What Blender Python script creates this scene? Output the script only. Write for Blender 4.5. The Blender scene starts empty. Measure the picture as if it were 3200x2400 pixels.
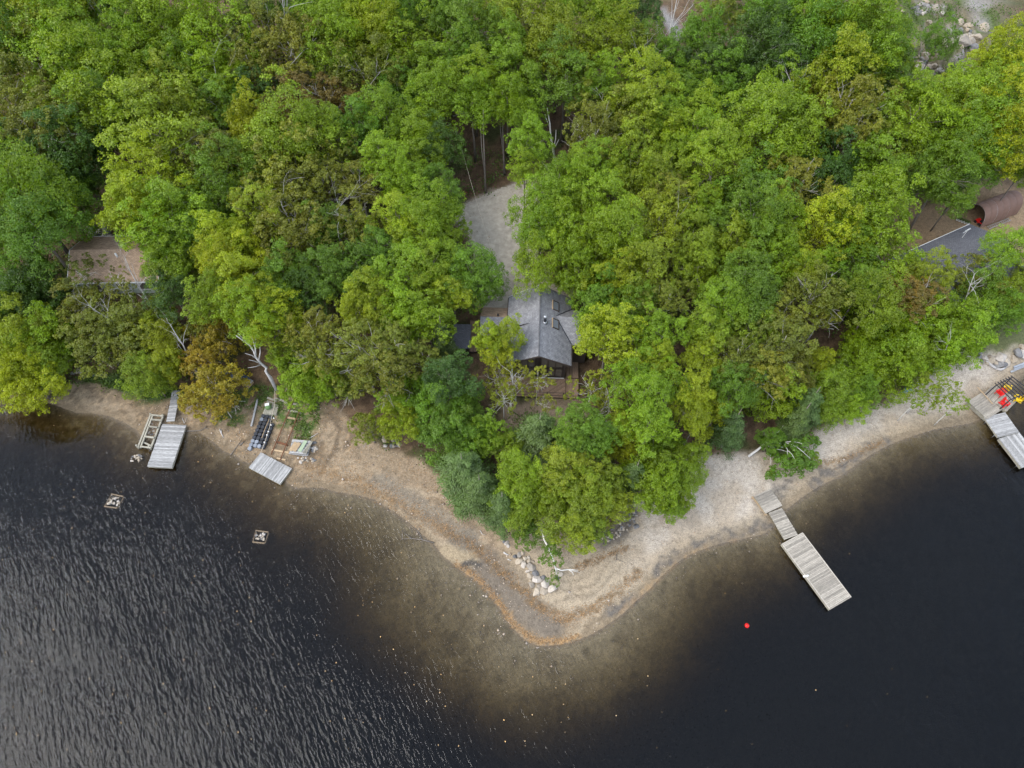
import bpy, math, random
import numpy as np
from mathutils import Vector, Matrix

R = math.radians
scene = bpy.context.scene
COL = scene.collection

# ---------------------------------------------------------------- camera, sky, sun, exposure
CAM_H, PITCH, FOC = 75.0, R(58), 2222.0          # metres above the lake, degrees below the horizon, pixels at 3200 wide
cam = bpy.data.cameras.new('camera')
cam.sensor_width = 36.0
cam.lens = 36.0 * FOC / 3200.0
cam.clip_end = 3000.0
cam_o = bpy.data.objects.new('camera', cam)
cam_o.location = (0, 0, CAM_H)
cam_o.rotation_euler = (R(90) - PITCH, 0, 0)
COL.objects.link(cam_o)
scene.camera = cam_o

SUN_ELEV, SUN_AZ = R(48), R(-106)                  # azimuth from +Y, clockwise positive
world = bpy.data.worlds.new('World')
scene.world = world
world.use_nodes = True
wn = world.node_tree
wn.nodes.clear()
w_out = wn.nodes.new('ShaderNodeOutputWorld')
w_bg = wn.nodes.new('ShaderNodeBackground')
w_sky = wn.nodes.new('ShaderNodeTexSky')
w_sky.sky_type = 'NISHITA'
w_sky.sun_disc = False
w_sky.sun_elevation = SUN_ELEV
w_sky.sun_rotation = SUN_AZ
w_sky.air_density = 1.0
w_sky.dust_density = 2.0
w_sky.ozone_density = 1.0
# a thin even cloud layer over the clear-sky model: bright, nearly white, with soft broad variation
w_tc = wn.nodes.new('ShaderNodeTexCoord')
w_nz = wn.nodes.new('ShaderNodeTexNoise')
w_nz.inputs['Scale'].default_value = 2.2
w_nz.inputs['Detail'].default_value = 5.0
w_cl = wn.nodes.new('ShaderNodeValToRGB')
w_cl.color_ramp.elements[0].position = 0.30
w_cl.color_ramp.elements[0].color = (3.1, 3.9, 5.4, 1)
w_cl.color_ramp.elements[1].position = 0.72
w_cl.color_ramp.elements[1].color = (7.1, 7.7, 8.6, 1)
w_mx = wn.nodes.new('ShaderNodeMix')
w_mx.data_type = 'RGBA'
w_sp = wn.nodes.new('ShaderNodeSeparateXYZ')
w_mr = wn.nodes.new('ShaderNodeMapRange')         # cloud thickens towards the horizon
w_mr.inputs[1].default_value = 0.25
w_mr.inputs[2].default_value = 1.0
w_mr.inputs[3].default_value = 0.95
w_mr.inputs[4].default_value = 0.55
wn.links.new(w_tc.outputs['Generated'], w_sp.inputs[0])
wn.links.new(w_sp.outputs['Z'], w_mr.inputs[0])
wn.links.new(w_mr.outputs[0], w_mx.inputs['Factor'])
wn.links.new(w_tc.outputs['Generated'], w_nz.inputs['Vector'])
wn.links.new(w_nz.outputs['Fac'], w_cl.inputs['Fac'])
wn.links.new(w_sky.outputs[0], w_mx.inputs['A'])
wn.links.new(w_cl.outputs[0], w_mx.inputs['B'])
w_bg.inputs['Strength'].default_value = 0.15
wn.links.new(w_mx.outputs['Result'], w_bg.inputs['Color'])
wn.links.new(w_bg.outputs[0], w_out.inputs['Surface'])

sun = bpy.data.lights.new('sun', 'SUN')
sun.energy = 1.5
sun.angle = R(50)
sun.color = (1.0, 0.97, 0.92)
sun_o = bpy.data.objects.new('sun', sun)
sun_dir = Vector((math.sin(SUN_AZ) * math.cos(SUN_ELEV), math.cos(SUN_AZ) * math.cos(SUN_ELEV), math.sin(SUN_ELEV)))
sun_o.rotation_euler = sun_dir.to_track_quat('Z', 'Y').to_euler()
sun_o.location = (-80, -25, 120)
COL.objects.link(sun_o)

vs = scene.view_settings
vs.view_transform = 'Standard'
vs.look = 'None'
vs.gamma = 1.0
vs.exposure = 1.18
cy = scene.cycles
cy.max_bounces = 5
cy.diffuse_bounces = 2
cy.glossy_bounces = 3
cy.transmission_bounces = 4
cy.transparent_max_bounces = 12
cy.volume_bounces = 0
cy.caustics_reflective = False
cy.caustics_refractive = False
cy.use_denoising = True
cy.use_adaptive_sampling = True
cy.adaptive_threshold = 0.02

# ---------------------------------------------------------------- small helpers
def ray(px, py):
    x, y = (px - 1600.0) / FOC, (1200.0 - py) / FOC
    c, s = math.cos(PITCH), math.sin(PITCH)
    return np.array([x, c + y * s, -s + y * c])

def site(px, py, z=0.0):
    """Where the surveyed picture point lies at height z."""
    d = ray(px, py)
    t = (z - CAM_H) / d[2]
    p = d * t
    return np.array([p[0], p[1], z])

def tag(o, label=None, cat=None, group=None, kind=None):
    if label: o['label'] = label
    if cat: o['category'] = cat
    if group: o['group'] = group
    if kind: o['kind'] = kind
    return o

def link(o, parent=None):
    COL.objects.link(o)
    if parent is not None: o.parent = parent
    return o

def empty(name, loc, rz=0.0):
    o = bpy.data.objects.new(name, None)
    o.empty_display_size = 0.3
    o.location = tuple(float(v) for v in loc)
    o.rotation_euler = (0, 0, rz)
    return link(o)

def np_mesh(name, verts, quads, smooth=False):
    """Mesh from numpy arrays; quads is (n,4) or (n,3)."""
    me = bpy.data.meshes.new(name)
    n, k = quads.shape
    me.vertices.add(len(verts))
    me.vertices.foreach_set('co', np.ascontiguousarray(verts, dtype=np.float32).ravel())
    me.loops.add(n * k)
    me.loops.foreach_set('vertex_index', np.ascontiguousarray(quads, dtype=np.int32).ravel())
    me.polygons.add(n)
    me.polygons.foreach_set('loop_start', np.arange(0, n * k, k, dtype=np.int32))
    me.update(calc_edges=True)
    if smooth:
        me.polygons.foreach_set('use_smooth', np.ones(n, dtype=bool))
    return me

def attr(me, name, data, domain='POINT', typ='FLOAT'):
    a = me.attributes.new(name, typ, domain)
    if typ == 'FLOAT':
        a.data.foreach_set('value', np.ascontiguousarray(data, dtype=np.float32))
    else:
        c = np.ones((len(data), 4), dtype=np.float32)
        c[:, :3] = data
        a.data.foreach_set('color', c.ravel())
    return a

class MB:
    """Collects boxes, prisms and tubes; build() links them as one mesh object."""
    def __init__(s):
        s.v, s.f = [], []
    def add(s, vs_, fs_):
        b = len(s.v)
        s.v += [tuple(float(c) for c in p) for p in vs_]
        s.f += [tuple(i + b for i in f) for f in fs_]
        return s
    def box(s, c, d, rz=0.0, rx=0.0, ry=0.0):
        h = Vector(d) / 2
        m = Matrix.Translation(Vector(tuple(float(q) for q in c))) @ Matrix.Rotation(rz, 4, 'Z') @ Matrix.Rotation(ry, 4, 'Y') @ Matrix.Rotation(rx, 4, 'X')
        pts = [m @ Vector((sx * h.x, sy * h.y, sz * h.z)) for sz in (-1, 1) for sy in (-1, 1) for sx in (-1, 1)]
        return s.add(pts, [(0, 2, 3, 1), (4, 5, 7, 6), (0, 1, 5, 4), (1, 3, 7, 5), (3, 2, 6, 7), (2, 0, 4, 6)])
    def beam(s, a, b, w, h):
        """Square bar from a to b."""
        a, b = Vector(tuple(map(float, a))), Vector(tuple(map(float, b)))
        q = (b - a).to_track_quat('X', 'Z').to_matrix().to_4x4()
        L = (b - a).length / 2
        m = Matrix.Translation((a + b) / 2) @ q
        pts = [m @ Vector((sx * L, sy * w / 2, sz * h / 2)) for sz in (-1, 1) for sy in (-1, 1) for sx in (-1, 1)]
        return s.add(pts, [(0, 2, 3, 1), (4, 5, 7, 6), (0, 1, 5, 4), (1, 3, 7, 5), (3, 2, 6, 7), (2, 0, 4, 6)])
    def slab(s, top, t):
        """Extrude an ordered ring of points straight down by t."""
        n = len(top)
        pts = [tuple(p) for p in top] + [(p[0], p[1], p[2] - t) for p in top]
        return s.add(pts, [tuple(range(n)), tuple(range(2 * n - 1, n - 1, -1))] + [(i, i + n, (i + 1) % n + n, (i + 1) % n) for i in range(n)])
    def tube(s, pts, rad, k=6, caps=True):
        pts = [Vector(tuple(map(float, p))) for p in pts]
        rad = rad if hasattr(rad, '__len__') else [rad] * len(pts)
        vs_, fs_ = [], []
        up = Vector((0.31, 0.17, 0.93))
        for i, p in enumerate(pts):
            t = (pts[min(i + 1, len(pts) - 1)] - pts[max(i - 1, 0)]).normalized()
            a = t.cross(up)
            if a.length < 1e-3: a = t.cross(Vector((1, 0, 0)))
            a.normalize(); b = t.cross(a)
            for j in range(k):
                th = 2 * math.pi * j / k
                vs_.append(p + (a * math.cos(th) + b * math.sin(th)) * rad[i])
        for i in range(len(pts) - 1):
            for j in range(k):
                fs_.append((i * k + j, i * k + (j + 1) % k, (i + 1) * k + (j + 1) % k, (i + 1) * k + j))
        if caps:
            fs_.append(tuple(range(k - 1, -1, -1)))
            fs_.append(tuple((len(pts) - 1) * k + j for j in range(k)))
        return s.add(vs_, fs_)
    def mesh(s, name, mat, smooth=False):
        me = bpy.data.meshes.new(name)
        me.from_pydata(s.v, [], s.f)
        me.update()
        if mat: me.materials.append(mat)
        if smooth:
            me.polygons.foreach_set('use_smooth', [True] * len(me.polygons))
        return me
    def build(s, name, mat, parent=None, smooth=False, loc=None, rz=None):
        o = bpy.data.objects.new(name, s.mesh(name, mat, smooth))
        if loc is not None: o.location = tuple(map(float, loc))
        if rz is not None: o.rotation_euler = (0, 0, rz)
        return link(o, parent)

def obj(name, me, parent=None, loc=(0, 0, 0), rot=(0, 0, 0), scale=(1, 1, 1)):
    o = bpy.data.objects.new(name, me)
    o.location, o.rotation_euler, o.scale = loc, rot, scale
    return link(o, parent)

# numpy value noise
_hr = np.random.RandomState(7)
_PERM = _hr.rand(256, 256).astype(np.float32)
def vnoise(x, y):
    xi, yi = np.floor(x).astype(int), np.floor(y).astype(int)
    fx, fy = x - xi, y - yi
    fx, fy = fx * fx * (3 - 2 * fx), fy * fy * (3 - 2 * fy)
    a = _PERM[xi & 255, yi & 255]; b = _PERM[(xi + 1) & 255, yi & 255]
    c = _PERM[xi & 255, (yi + 1) & 255]; d = _PERM[(xi + 1) & 255, (yi + 1) & 255]
    return (a * (1 - fx) + b * fx) * (1 - fy) + (c * (1 - fx) + d * fx) * fy
def fbm(x, y, o=4):
    s, a, t = 0, 1.0, 0
    x, y = 0.9 * x - 0.436 * y, 0.436 * x + 0.9 * y
    for i in range(o):
        s = s + a * vnoise(x * 2 ** i + 17.3 * i, y * 2 ** i + 5.1 * i); t += a; a *= 0.5
        x, y = 0.8 * x - 0.6 * y, 0.6 * x + 0.8 * y
    return s / t
def sstep(a, b, x):
    t = np.clip((x - a) / (b - a), 0, 1)
    return t * t * (3 - 2 * t)

# ---------------------------------------------------------------- materials
def new_mat(name):
    m = bpy.data.materials.new(name)
    m.use_nodes = True
    nt = m.node_tree
    nt.nodes.clear()
    out = nt.nodes.new('ShaderNodeOutputMaterial')
    return m, nt, out

def N(nt, typ, **kw):
    n = nt.nodes.new(typ)
    for k, v in kw.items():
        if k.startswith('_'): n.inputs[k[1:].replace('_', ' ')].default_value = v
        else: setattr(n, k, v)
    return n

def ramp(nt, stops):
    r = nt.nodes.new('ShaderNodeValToRGB')
    el = r.color_ramp.elements
    while len(el) < len(stops): el.new(0.5)
    for e, (p, c) in zip(el, stops):
        e.position = p
        e.color = (*c, 1) if len(c) == 3 else c
    return r

def simple_mat(name, col, rough=0.8, var=0.35, scale=3.0, metal=0.0, stretch=None, bump=0.0, per_obj=0.0, spec=0.3):
    """Noise-varied principled surface; per_obj adds a brightness change from piece to piece."""
    m, nt, out = new_mat(name)
    L = nt.links.new
    tc = N(nt, 'ShaderNodeTexCoord')
    mp = N(nt, 'ShaderNodeMapping')
    if stretch: mp.inputs['Scale'].default_value = stretch
    oi = N(nt, 'ShaderNodeObjectInfo')
    L(tc.outputs['Object'], mp.inputs['Vector'])
    off = N(nt, 'ShaderNodeVectorMath', operation='ADD')
    mulr = N(nt, 'ShaderNodeMath', operation='MULTIPLY'); mulr.inputs[1].default_value = 37.0
    L(oi.outputs['Random'], mulr.inputs[0])
    cmb = N(nt, 'ShaderNodeCombineXYZ')
    for i in range(3): L(mulr.outputs[0], cmb.inputs[i])
    L(mp.outputs[0], off.inputs[0]); L(cmb.outputs[0], off.inputs[1])
    nz = N(nt, 'ShaderNodeTexNoise', _Scale=scale, _Detail=6.0, _Roughness=0.65)
    L(off.outputs[0], nz.inputs['Vector'])
    c = np.array(col)
    rp = ramp(nt, [(0.25, tuple(c * (1 - var))), (0.55, tuple(c)), (0.8, tuple(np.minimum(c * (1 + var), 0.95)))])
    L(nz.outputs['Fac'], rp.inputs[0])
    src = rp.outputs[0]
    if per_obj:
        mr = N(nt, 'ShaderNodeMapRange'); mr.inputs[3].default_value = 1 - per_obj; mr.inputs[4].default_value = 1 + per_obj
        L(oi.outputs['Random'], mr.inputs[0])
        mx = N(nt, 'ShaderNodeVectorMath', operation='SCALE')
        L(src, mx.inputs[0]); L(mr.outputs[0], mx.inputs['Scale'])
        src = mx.outputs[0]
    p = N(nt, 'ShaderNodeBsdfPrincipled', _Roughness=rough, _Metallic=metal)
    p.inputs['Specular IOR Level'].default_value = spec
    L(src, p.inputs['Base Color'])
    if bump:
        b = N(nt, 'ShaderNodeBump', _Strength=bump, _Distance=0.05)
        L(nz.outputs['Fac'], b.inputs['Height']); L(b.outputs[0], p.inputs['Normal'])
    L(p.outputs[0], out.inputs['Surface'])
    return m

def leaf_mat(name, trans=0.42, var=0.4, yellow=(1.22, 1.06, 0.7)):
    """Two-sided leaf: colour from the object, changed from leaf to leaf by the face attribute v."""
    m, nt, out = new_mat(name)
    L = nt.links.new
    oi = N(nt, 'ShaderNodeObjectInfo')
    at = N(nt, 'ShaderNodeAttribute', attribute_name='v')
    mr = N(nt, 'ShaderNodeMapRange'); mr.inputs[3].default_value = 1 - var; mr.inputs[4].default_value = 1 + var
    L(at.outputs['Fac'], mr.inputs[0])
    sc = N(nt, 'ShaderNodeVectorMath', operation='SCALE')
    L(oi.outputs['Color'], sc.inputs[0]); L(mr.outputs[0], sc.inputs['Scale'])
    yl = N(nt, 'ShaderNodeVectorMath', operation='MULTIPLY'); yl.inputs[1].default_value = yellow
    L(sc.outputs[0], yl.inputs[0])
    at2 = N(nt, 'ShaderNodeAttribute', attribute_name='w')
    mx = N(nt, 'ShaderNodeMix', data_type='RGBA')
    L(at2.outputs['Fac'], mx.inputs['Factor']); L(sc.outputs[0], mx.inputs['A']); L(yl.outputs[0], mx.inputs['B'])
    df = N(nt, 'ShaderNodeBsdfDiffuse'); tr = N(nt, 'ShaderNodeBsdfTranslucent')
    gl = N(nt, 'ShaderNodeBsdfGlossy', _Roughness=0.45)
    L(mx.outputs['Result'], df.inputs['Color']); L(mx.outputs['Result'], tr.inputs['Color'])
    a = N(nt, 'ShaderNodeMixShader', _Fac=trans)
    L(df.outputs[0], a.inputs[1]); L(tr.outputs[0], a.inputs[2])
    b = N(nt, 'ShaderNodeMixShader', _Fac=0.03)
    L(a.outputs[0], b.inputs[1]); L(gl.outputs[0], b.inputs[2])
    L(b.outputs[0], out.inputs['Surface'])
    return m

M = {}
M['leaf'] = leaf_mat('leaf')
M['bark'] = simple_mat('bark', (0.16, 0.135, 0.11), 0.95, 0.5, 6, stretch=(1, 1, 0.25))
M['bark_pale'] = simple_mat('bark_pale', (0.36, 0.33, 0.29), 0.9, 0.4, 5, stretch=(1, 1, 0.3))
M['birch'] = simple_mat('birch_bark', (0.58, 0.55, 0.50), 0.8, 0.35, 7, stretch=(0.4, 0.4, 2.0))
M['dead'] = simple_mat('dead_wood', (0.46, 0.43, 0.40), 0.9, 0.35, 5, stretch=(1, 1, 0.3))
M['needle'] = leaf_mat('needle', 0.2, 0.45, (1.1, 1.05, 1.0))

# ---------------------------------------------------------------- shoreline and terrain
SHORE_PX = [(-1500, 1190), (-700, 1215), (-200, 1238), (0, 1245), (66, 1262), (127, 1255), (182, 1271), (232, 1290), (287, 1293), (342, 1301), (386, 1321), (425, 1343),
 (445, 1368), (480, 1378), (540, 1368), (579, 1348), (618, 1351), (651, 1370), (678, 1392), (700, 1412), (733, 1423), (766, 1446), (810, 1457),
 (865, 1473), (888, 1501), (921, 1526), (959, 1523), (1009, 1526), (1058, 1539), (1119, 1548), (1169, 1561), (1213, 1589), (1257, 1617),
 (1290, 1644), (1322, 1672), (1357, 1702), (1382, 1733), (1426, 1770), (1451, 1789), (1489, 1815), (1521, 1846), (1552, 1884), (1577, 1922),
 (1596, 1953), (1628, 1988), (1666, 2013), (1704, 2019), (1754, 2013), (1804, 2001), (1855, 1979), (1905, 1947), (1949, 1915), (1987, 1878),
 (2031, 1840), (2066, 1802), (2108, 1765), (2152, 1734), (2203, 1715), (2253, 1699), (2329, 1683), (2392, 1667), (2420, 1645), (2449, 1598),
 (2480, 1576), (2530, 1538), (2581, 1510), (2635, 1483), (2682, 1448), (2732, 1415), (2787, 1388), (2853, 1363), (2919, 1343), (2985, 1332),
 (3030, 1324), (3065, 1310), (3095, 1280), (3130, 1240), (3165, 1205), (3200, 1180), (3300, 1130), (3600, 1050), (4400, 950)]
SHORE = np.array([site(*p)[:2] for p in SHORE_PX])
POLY = np.vstack([SHORE, [[900, 900], [-900, 900]]])

def inside(poly, x, y):
    r = np.zeros(x.shape, dtype=bool)
    j = len(poly) - 1
    for i in range(len(poly)):
        xi, yi = poly[i]; xj, yj = poly[j]
        if yi != yj:
            c = ((yi > y) != (yj > y)) & (x < (xj - xi) * (y - yi) / (yj - yi) + xi)
            r ^= c
        j = i
    return r
def dist_line(pts, x, y):
    d = np.full(x.shape, 1e9)
    for (ax, ay), (bx, by) in zip(pts[:-1], pts[1:]):
        ux, uy = bx - ax, by - ay
        t = np.clip(((x - ax) * ux + (y - ay) * uy) / (ux * ux + uy * uy + 1e-12), 0, 1)
        d = np.minimum(d, (x - ax - t * ux) ** 2 + (y - ay - t * uy) ** 2)
    return np.sqrt(d)
def shore_d(x, y):
    d = dist_line(SHORE, x, y)
    return np.where(inside(POLY, x, y), d, -d)

OUTCROP = site(3020, 110, 14)
PADS = [(2.5, 49.5, 9.0, 5.0, 2.35), (-50.0, 62.0, 6.5, 4.0, 3.6), (58.0, 60.0, 10.0, 6.0, 3.6)]   # x, y, inner radius, falloff, z
def terrain(x, y, want_d=False):
    x, y = np.asarray(x, dtype=float), np.asarray(y, dtype=float)
    d = shore_d(x, y)
    dl = np.maximum(d, 0)
    z = 0.07 * np.minimum(dl, 5) + 1.6 * sstep(4, 14, dl) + 0.075 * np.maximum(dl - 12, 0)
    z = z + 0.10 * np.maximum(y - 84, 0) * sstep(84, 100, y)
    z = z + (fbm(x * 0.09 + 3, y * 0.09 + 8, 3) - 0.5) * 1.4 * sstep(8, 22, dl)
    q = ((x - OUTCROP[0]) / 20) ** 2 + ((y - OUTCROP[1]) / 18) ** 2
    rough = fbm(x * 0.28, y * 0.28, 4)
    z = z + np.exp(-q) * (3.5 + 3.2 * (np.abs(rough - 0.5) * 2) ** 0.7) * sstep(60, 80, y)
    for px_, py_, r0, fo, pz in PADS:
        w = 1 - sstep(r0, r0 + fo, np.hypot(x - px_, y - py_))
        z = z * (1 - w) + pz * w
    # the bed: a sandy shoal round the point, deeper bays either side
    dw = np.maximum(-d, 0)
    sx, sy = (x + 3.0) / 25.0, (y - 19.0) / 16.0
    sh = np.exp(-(sx * sx + sy * sy))
    slope = 0.17 * (1 - sh) + 0.03 * sh + 0.05 * (fbm(x * 0.12 + 40, y * 0.12, 3) - 0.5)
    bed = -np.clip(slope, 0.02, 1) * dw - 0.011 * (1 - 0.75 * sh) * dw ** 2
    bed = np.maximum(bed, -9.0)
    z = np.where(d < 0, bed, z)
    z = z + (fbm(x * 0.9, y * 0.9, 3) - 0.5) * 0.07 * sstep(0.3, 2.5, np.abs(d))
    return (z, d) if want_d else z
def axis(spans):
    a = [np.arange(lo, hi, st) for lo, hi, st in spans]
    return np.unique(np.concatenate(a + [[spans[-1][1]]]))
XS = axis([(-700, -160, 60), (-160, -72, 2.0), (-72, 72, 0.28), (72, 160, 2.0), (160, 701, 60)])
YS = axis([(-200, -10, 20), (-10, 10, 1.0), (10, 66, 0.28), (66, 100, 0.6), (100, 170, 1.5), (170, 900, 60)])
GX, GY = np.meshgrid(XS, YS)
gx, gy = GX.ravel(), GY.ravel()
gz, gd = terrain(gx, gy, True)
nx, ny = len(XS), len(YS)
ii = np.arange(nx * ny).reshape(ny, nx)
quads = np.stack([ii[:-1, :-1], ii[:-1, 1:], ii[1:, 1:], ii[1:, :-1]], -1).reshape(-1, 4)
g_me = np_mesh('ground', np.stack([gx, gy, gz], -1), quads, smooth=True)

HG = gz.reshape(ny, nx)
def tz(x, y):
    """Ground height read back from the sheet."""
    i = int(np.clip(np.searchsorted(XS, x) - 1, 0, nx - 2)); j = int(np.clip(np.searchsorted(YS, y) - 1, 0, ny - 2))
    u = (x - XS[i]) / (XS[i + 1] - XS[i]); v = (y - YS[j]) / (YS[j + 1] - YS[j])
    return float((HG[j, i] * (1 - u) + HG[j, i + 1] * u) * (1 - v) + (HG[j + 1, i] * (1 - u) + HG[j + 1, i + 1] * u) * v)
def ground(px, py):
    """Where the surveyed picture point meets the ground."""
    z = 1.0
    for _ in range(14):
        p = site(px, py, z)
        z = 0.5 * z + 0.5 * tz(p[0], p[1])
    p = site(px, py, z)
    return np.array([p[0], p[1], tz(p[0], p[1])])
def above(px, py, h):
    """Point h metres above the ground on the same line of sight."""
    z = 1.0
    for _ in range(14):
        p = site(px, py, z + h)
        z = 0.5 * z + 0.5 * tz(p[0], p[1])
    p = site(px, py, z + h)
    return np.array([p[0], p[1], tz(p[0], p[1])])

def line_xy(pts): return np.array([ground(*p)[:2] for p in pts])
SAND = line_xy([(-300, 1225), (100, 1232), (250, 1195), (400, 1225), (560, 1258), (700, 1285), (850, 1225), (960, 1215), (1040, 1262), (1130, 1345), (1200, 1395),
 (1330, 1445), (1430, 1535), (1540, 1655), (1640, 1590), (1700, 1610), (1780, 1670), (1900, 1670), (1960, 1570), (2080, 1500), (2150, 1425), (2300, 1412),
 (2420, 1425), (2480, 1435), (2520, 1395), (2560, 1335), (2700, 1285), (2800, 1235), (2900, 1150), (3040, 1100), (3200, 1085), (3500, 1040)])
DRIVE = line_xy([(1415, 668), (1470, 628), (1540, 598), (1590, 575), (1640, 562), (1690, 575), (1730, 640), (1720, 720), (1690, 800), (1720, 870), (1790, 930),
 (1700, 990), (1560, 1000), (1490, 950), (1500, 860), (1480, 770), (1440, 715)])
YARD_R = line_xy([(2660, 690), (2760, 620), (2900, 640), (3010, 560), (3250, 600), (3300, 900), (2900, 850), (2700, 900), (2640, 860)])
LAWN_R = line_xy([(3040, 1010), (3120, 960), (3300, 950), (3300, 1085), (3190, 1090), (3090, 1105), (3050, 1080)])
LAWN_L = line_xy([(240, 1190), (330, 1160), (480, 1180), (560, 1240), (470, 1255), (380, 1225), (300, 1200)])
SCRUB_L = line_xy([(700, 1230), (760, 1200), (1000, 1230), (1000, 1330), (950, 1400), (880, 1330), (800, 1260), (740, 1340), (680, 1320)])
WRACK = [line_xy(p) for p in (
 [(1380, 1650), (1420, 1680), (1470, 1705), (1520, 1740), (1565, 1785), (1610, 1825), (1655, 1868), (1695, 1902), (1740, 1922), (1768, 1938), (1800, 1922), (1850, 1905), (1900, 1872), (1960, 1822), (2000, 1790)],
 [(960, 1455), (1040, 1485), (1110, 1505), (1180, 1540), (1260, 1580), (1330, 1620), (1390, 1655)],
 [(1795, 1778), (1850, 1758), (1900, 1735), (1960, 1708)],
 [(2560, 1450), (2630, 1440), (2700, 1405), (2760, 1380)])]
EDGE = line_xy([(1425, 1762), (1470, 1792), (1510, 1826), (1545, 1866), (1575, 1905), (1600, 1945), (1635, 1978), (1680, 2002), (1740, 2003), (1800, 1990)])
DARKSAND = line_xy([(1440, 1700), (1500, 1745), (1560, 1810), (1610, 1870), (1660, 1920), (1720, 1955)])
ALGAE = [line_xy(p) for p in ([(2045, 1775), (2110, 1735), (2160, 1705), (2240, 1680), (2330, 1660), (2400, 1640)],
 [(2540, 1510), (2600, 1475), (2680, 1425), (2760, 1385)], [(1990, 1865), (1950, 1895), (1900, 1920)], [(2420, 1560), (2470, 1500)])]
CLEARING = line_xy([(1560, 1280), (1650, 1240), (1800, 1250), (1870, 1290), (1780, 1335), (1640, 1370), (1580, 1340)])
RUBBLE = line_xy([(1853, 1675), (1884, 1683), (1910, 1672), (1940, 1660), (1953, 1636), (1956, 1610), (1968, 1600)])
ROAD = line_xy([(2060, 20), (2092, 40), (2140, 108), (2130, 122), (2098, 112), (2075, 70)])
RUT = [line_xy(p) for p in ([(1000, 1480), (1050, 1400), (1060, 1340), (1030, 1290)], [(960, 1450), (1010, 1380)], [(1080, 1395), (1105, 1360), (1085, 1345)])]

def mask(poly, soft=0.5, wob=0.6):
    wx = gx + (fbm(gx * 0.6, gy * 0.6 + 9) - 0.5) * 2 * wob
    wy = gy + (fbm(gx * 0.6 + 31, gy * 0.6) - 0.5) * 2 * wob
    dd = dist_line(np.vstack([poly, poly[:1]]), wx, wy)
    dd = np.where(inside(poly, wx, wy), dd, -dd)
    return sstep(-soft, soft, dd)
def lmask(line, w, wob=0.3, f=1.2):
    wx = gx + (fbm(gx * f, gy * f + 9) - 0.5) * 2 * wob
    wy = gy + (fbm(gx * f + 31, gy * f) - 0.5) * 2 * wob
    return 1 - sstep(w * 0.35, w, dist_line(line, wx, wy))
col = np.zeros((len(gx), 3))
def paint(c, w):
    global col
    w = np.clip(w, 0, 1)[:, None]
    col = col * (1 - w) + np.array(c) * w
n1, n2 = fbm(gx * 0.35, gy * 0.35, 4), fbm(gx * 1.6 + 7, gy * 1.6, 4)
n3 = vnoise(gx * 3.1, gy * 3.1)
col[:] = (0.095, 0.062, 0.038)                       # leaf litter under the trees
paint((0.15, 0.10, 0.06), sstep(0.45, 0.7, n2))
paint((0.05, 0.065, 0.02), sstep(0.52, 0.75, n1) * 0.8)
sand_poly = np.vstack([SAND, [[SAND[-1][0], -50], [SAND[0][0], -50]]])
sand = mask(sand_poly, 0.5, 0.8)
sand_c = np.array([0.40, 0.325, 0.225])
px_w = sstep(-4, 12, gx)                             # the point and the beach east of it are paler
paint((0.20, 0.150, 0.098), sand)
paint((0.26, 0.195, 0.128), sand * sstep(-26, -14, gx))
paint((0.30, 0.245, 0.175), sand * sstep(-2, 4, gx) * sstep(15, 22, gy))
paint((0.415, 0.36, 0.295), sand * sstep(11, 16, gx) * sstep(1.2, 3.2, gd + (n1 - 0.5) * 1.5))
paint((0.30, 0.235, 0.16), sand * sstep(0.48, 0.7, n1) * 0.55)
paint((0.115, 0.085, 0.055), sand * sstep(0.5, 0.68, n2) * (1 - sstep(-26, -12, gx)) * 0.75)   # wet leaves on the west bank
paint((0.36, 0.26, 0.16), sand * sstep(0.62, 0.8, n3) * (1 - sstep(-20, -8, gx)) * 0.5)
band = gd + (n1 - 0.5) * 1.2
paint((0.165, 0.125, 0.08), (1 - sstep(0.5, 1.6, band)) * sstep(-60, 60, gx) * 0.0 + (1 - sstep(0.35, 1.5, band)) * 0.75)
ridge = 0.5 + 0.5 * np.sin(6.283 * (gd + (fbm(gx * 0.25, gy * 0.25 + 60, 3) - 0.5) * 4.0) / 1.5)
rzone = 0.7 * sand * sstep(-22, -12, gx) * (1 - sstep(6, 16, gx)) * sstep(0.1, 0.6, gd) * (1 - sstep(3.5, 6.5, gd))
paint((0.125, 0.10, 0.07), rzone * sstep(0.55, 0.95, ridge) * (0.2 + 0.6 * n1))
paint((0.40, 0.325, 0.225), rzone * sstep(0.6, 0.98, 1 - ridge) * 0.5)
paint((0.13, 0.108, 0.085), lmask(DARKSAND, 2.2, 0.6) * 0.85)
paint((0.30, 0.235, 0.15), lmask(line_xy([(1400, 1722), (1440, 1735), (1470, 1748)]), 1.3, 0.3) * 0.9)
paint((0.06, 0.055, 0.05), lmask(line_xy([(1452, 1768), (1478, 1758), (1500, 1765)]), 0.5, 0.3) * 0.9)
paint((0.15, 0.135, 0.11), lmask(line_xy([(1180, 1500), (1290, 1570), (1400, 1640), (1470, 1690)]), 1.7, 0.6) * 0.6)
for a in ALGAE: paint((0.105, 0.095, 0.085), lmask(a, 0.95, 0.9, 0.9) * (0.2 + 0.65 * sstep(0.35, 0.65, n2)))
for a in RUT: paint((0.12, 0.09, 0.06), lmask(a, 0.4, 0.2) * 0.8)
for a, k_, w_ in zip(WRACK, ((0.135, 0.088, 0.045), (0.21, 0.14, 0.075), (0.12, 0.08, 0.045), (0.14, 0.095, 0.05)), (0.75, 0.6, 0.4, 0.4)):
    paint(k_, lmask(a, w_, 0.6, 1.4) * 0.75 * sstep(0.36, 0.62, n3 * 0.5 + n2 * 0.5))
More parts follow.
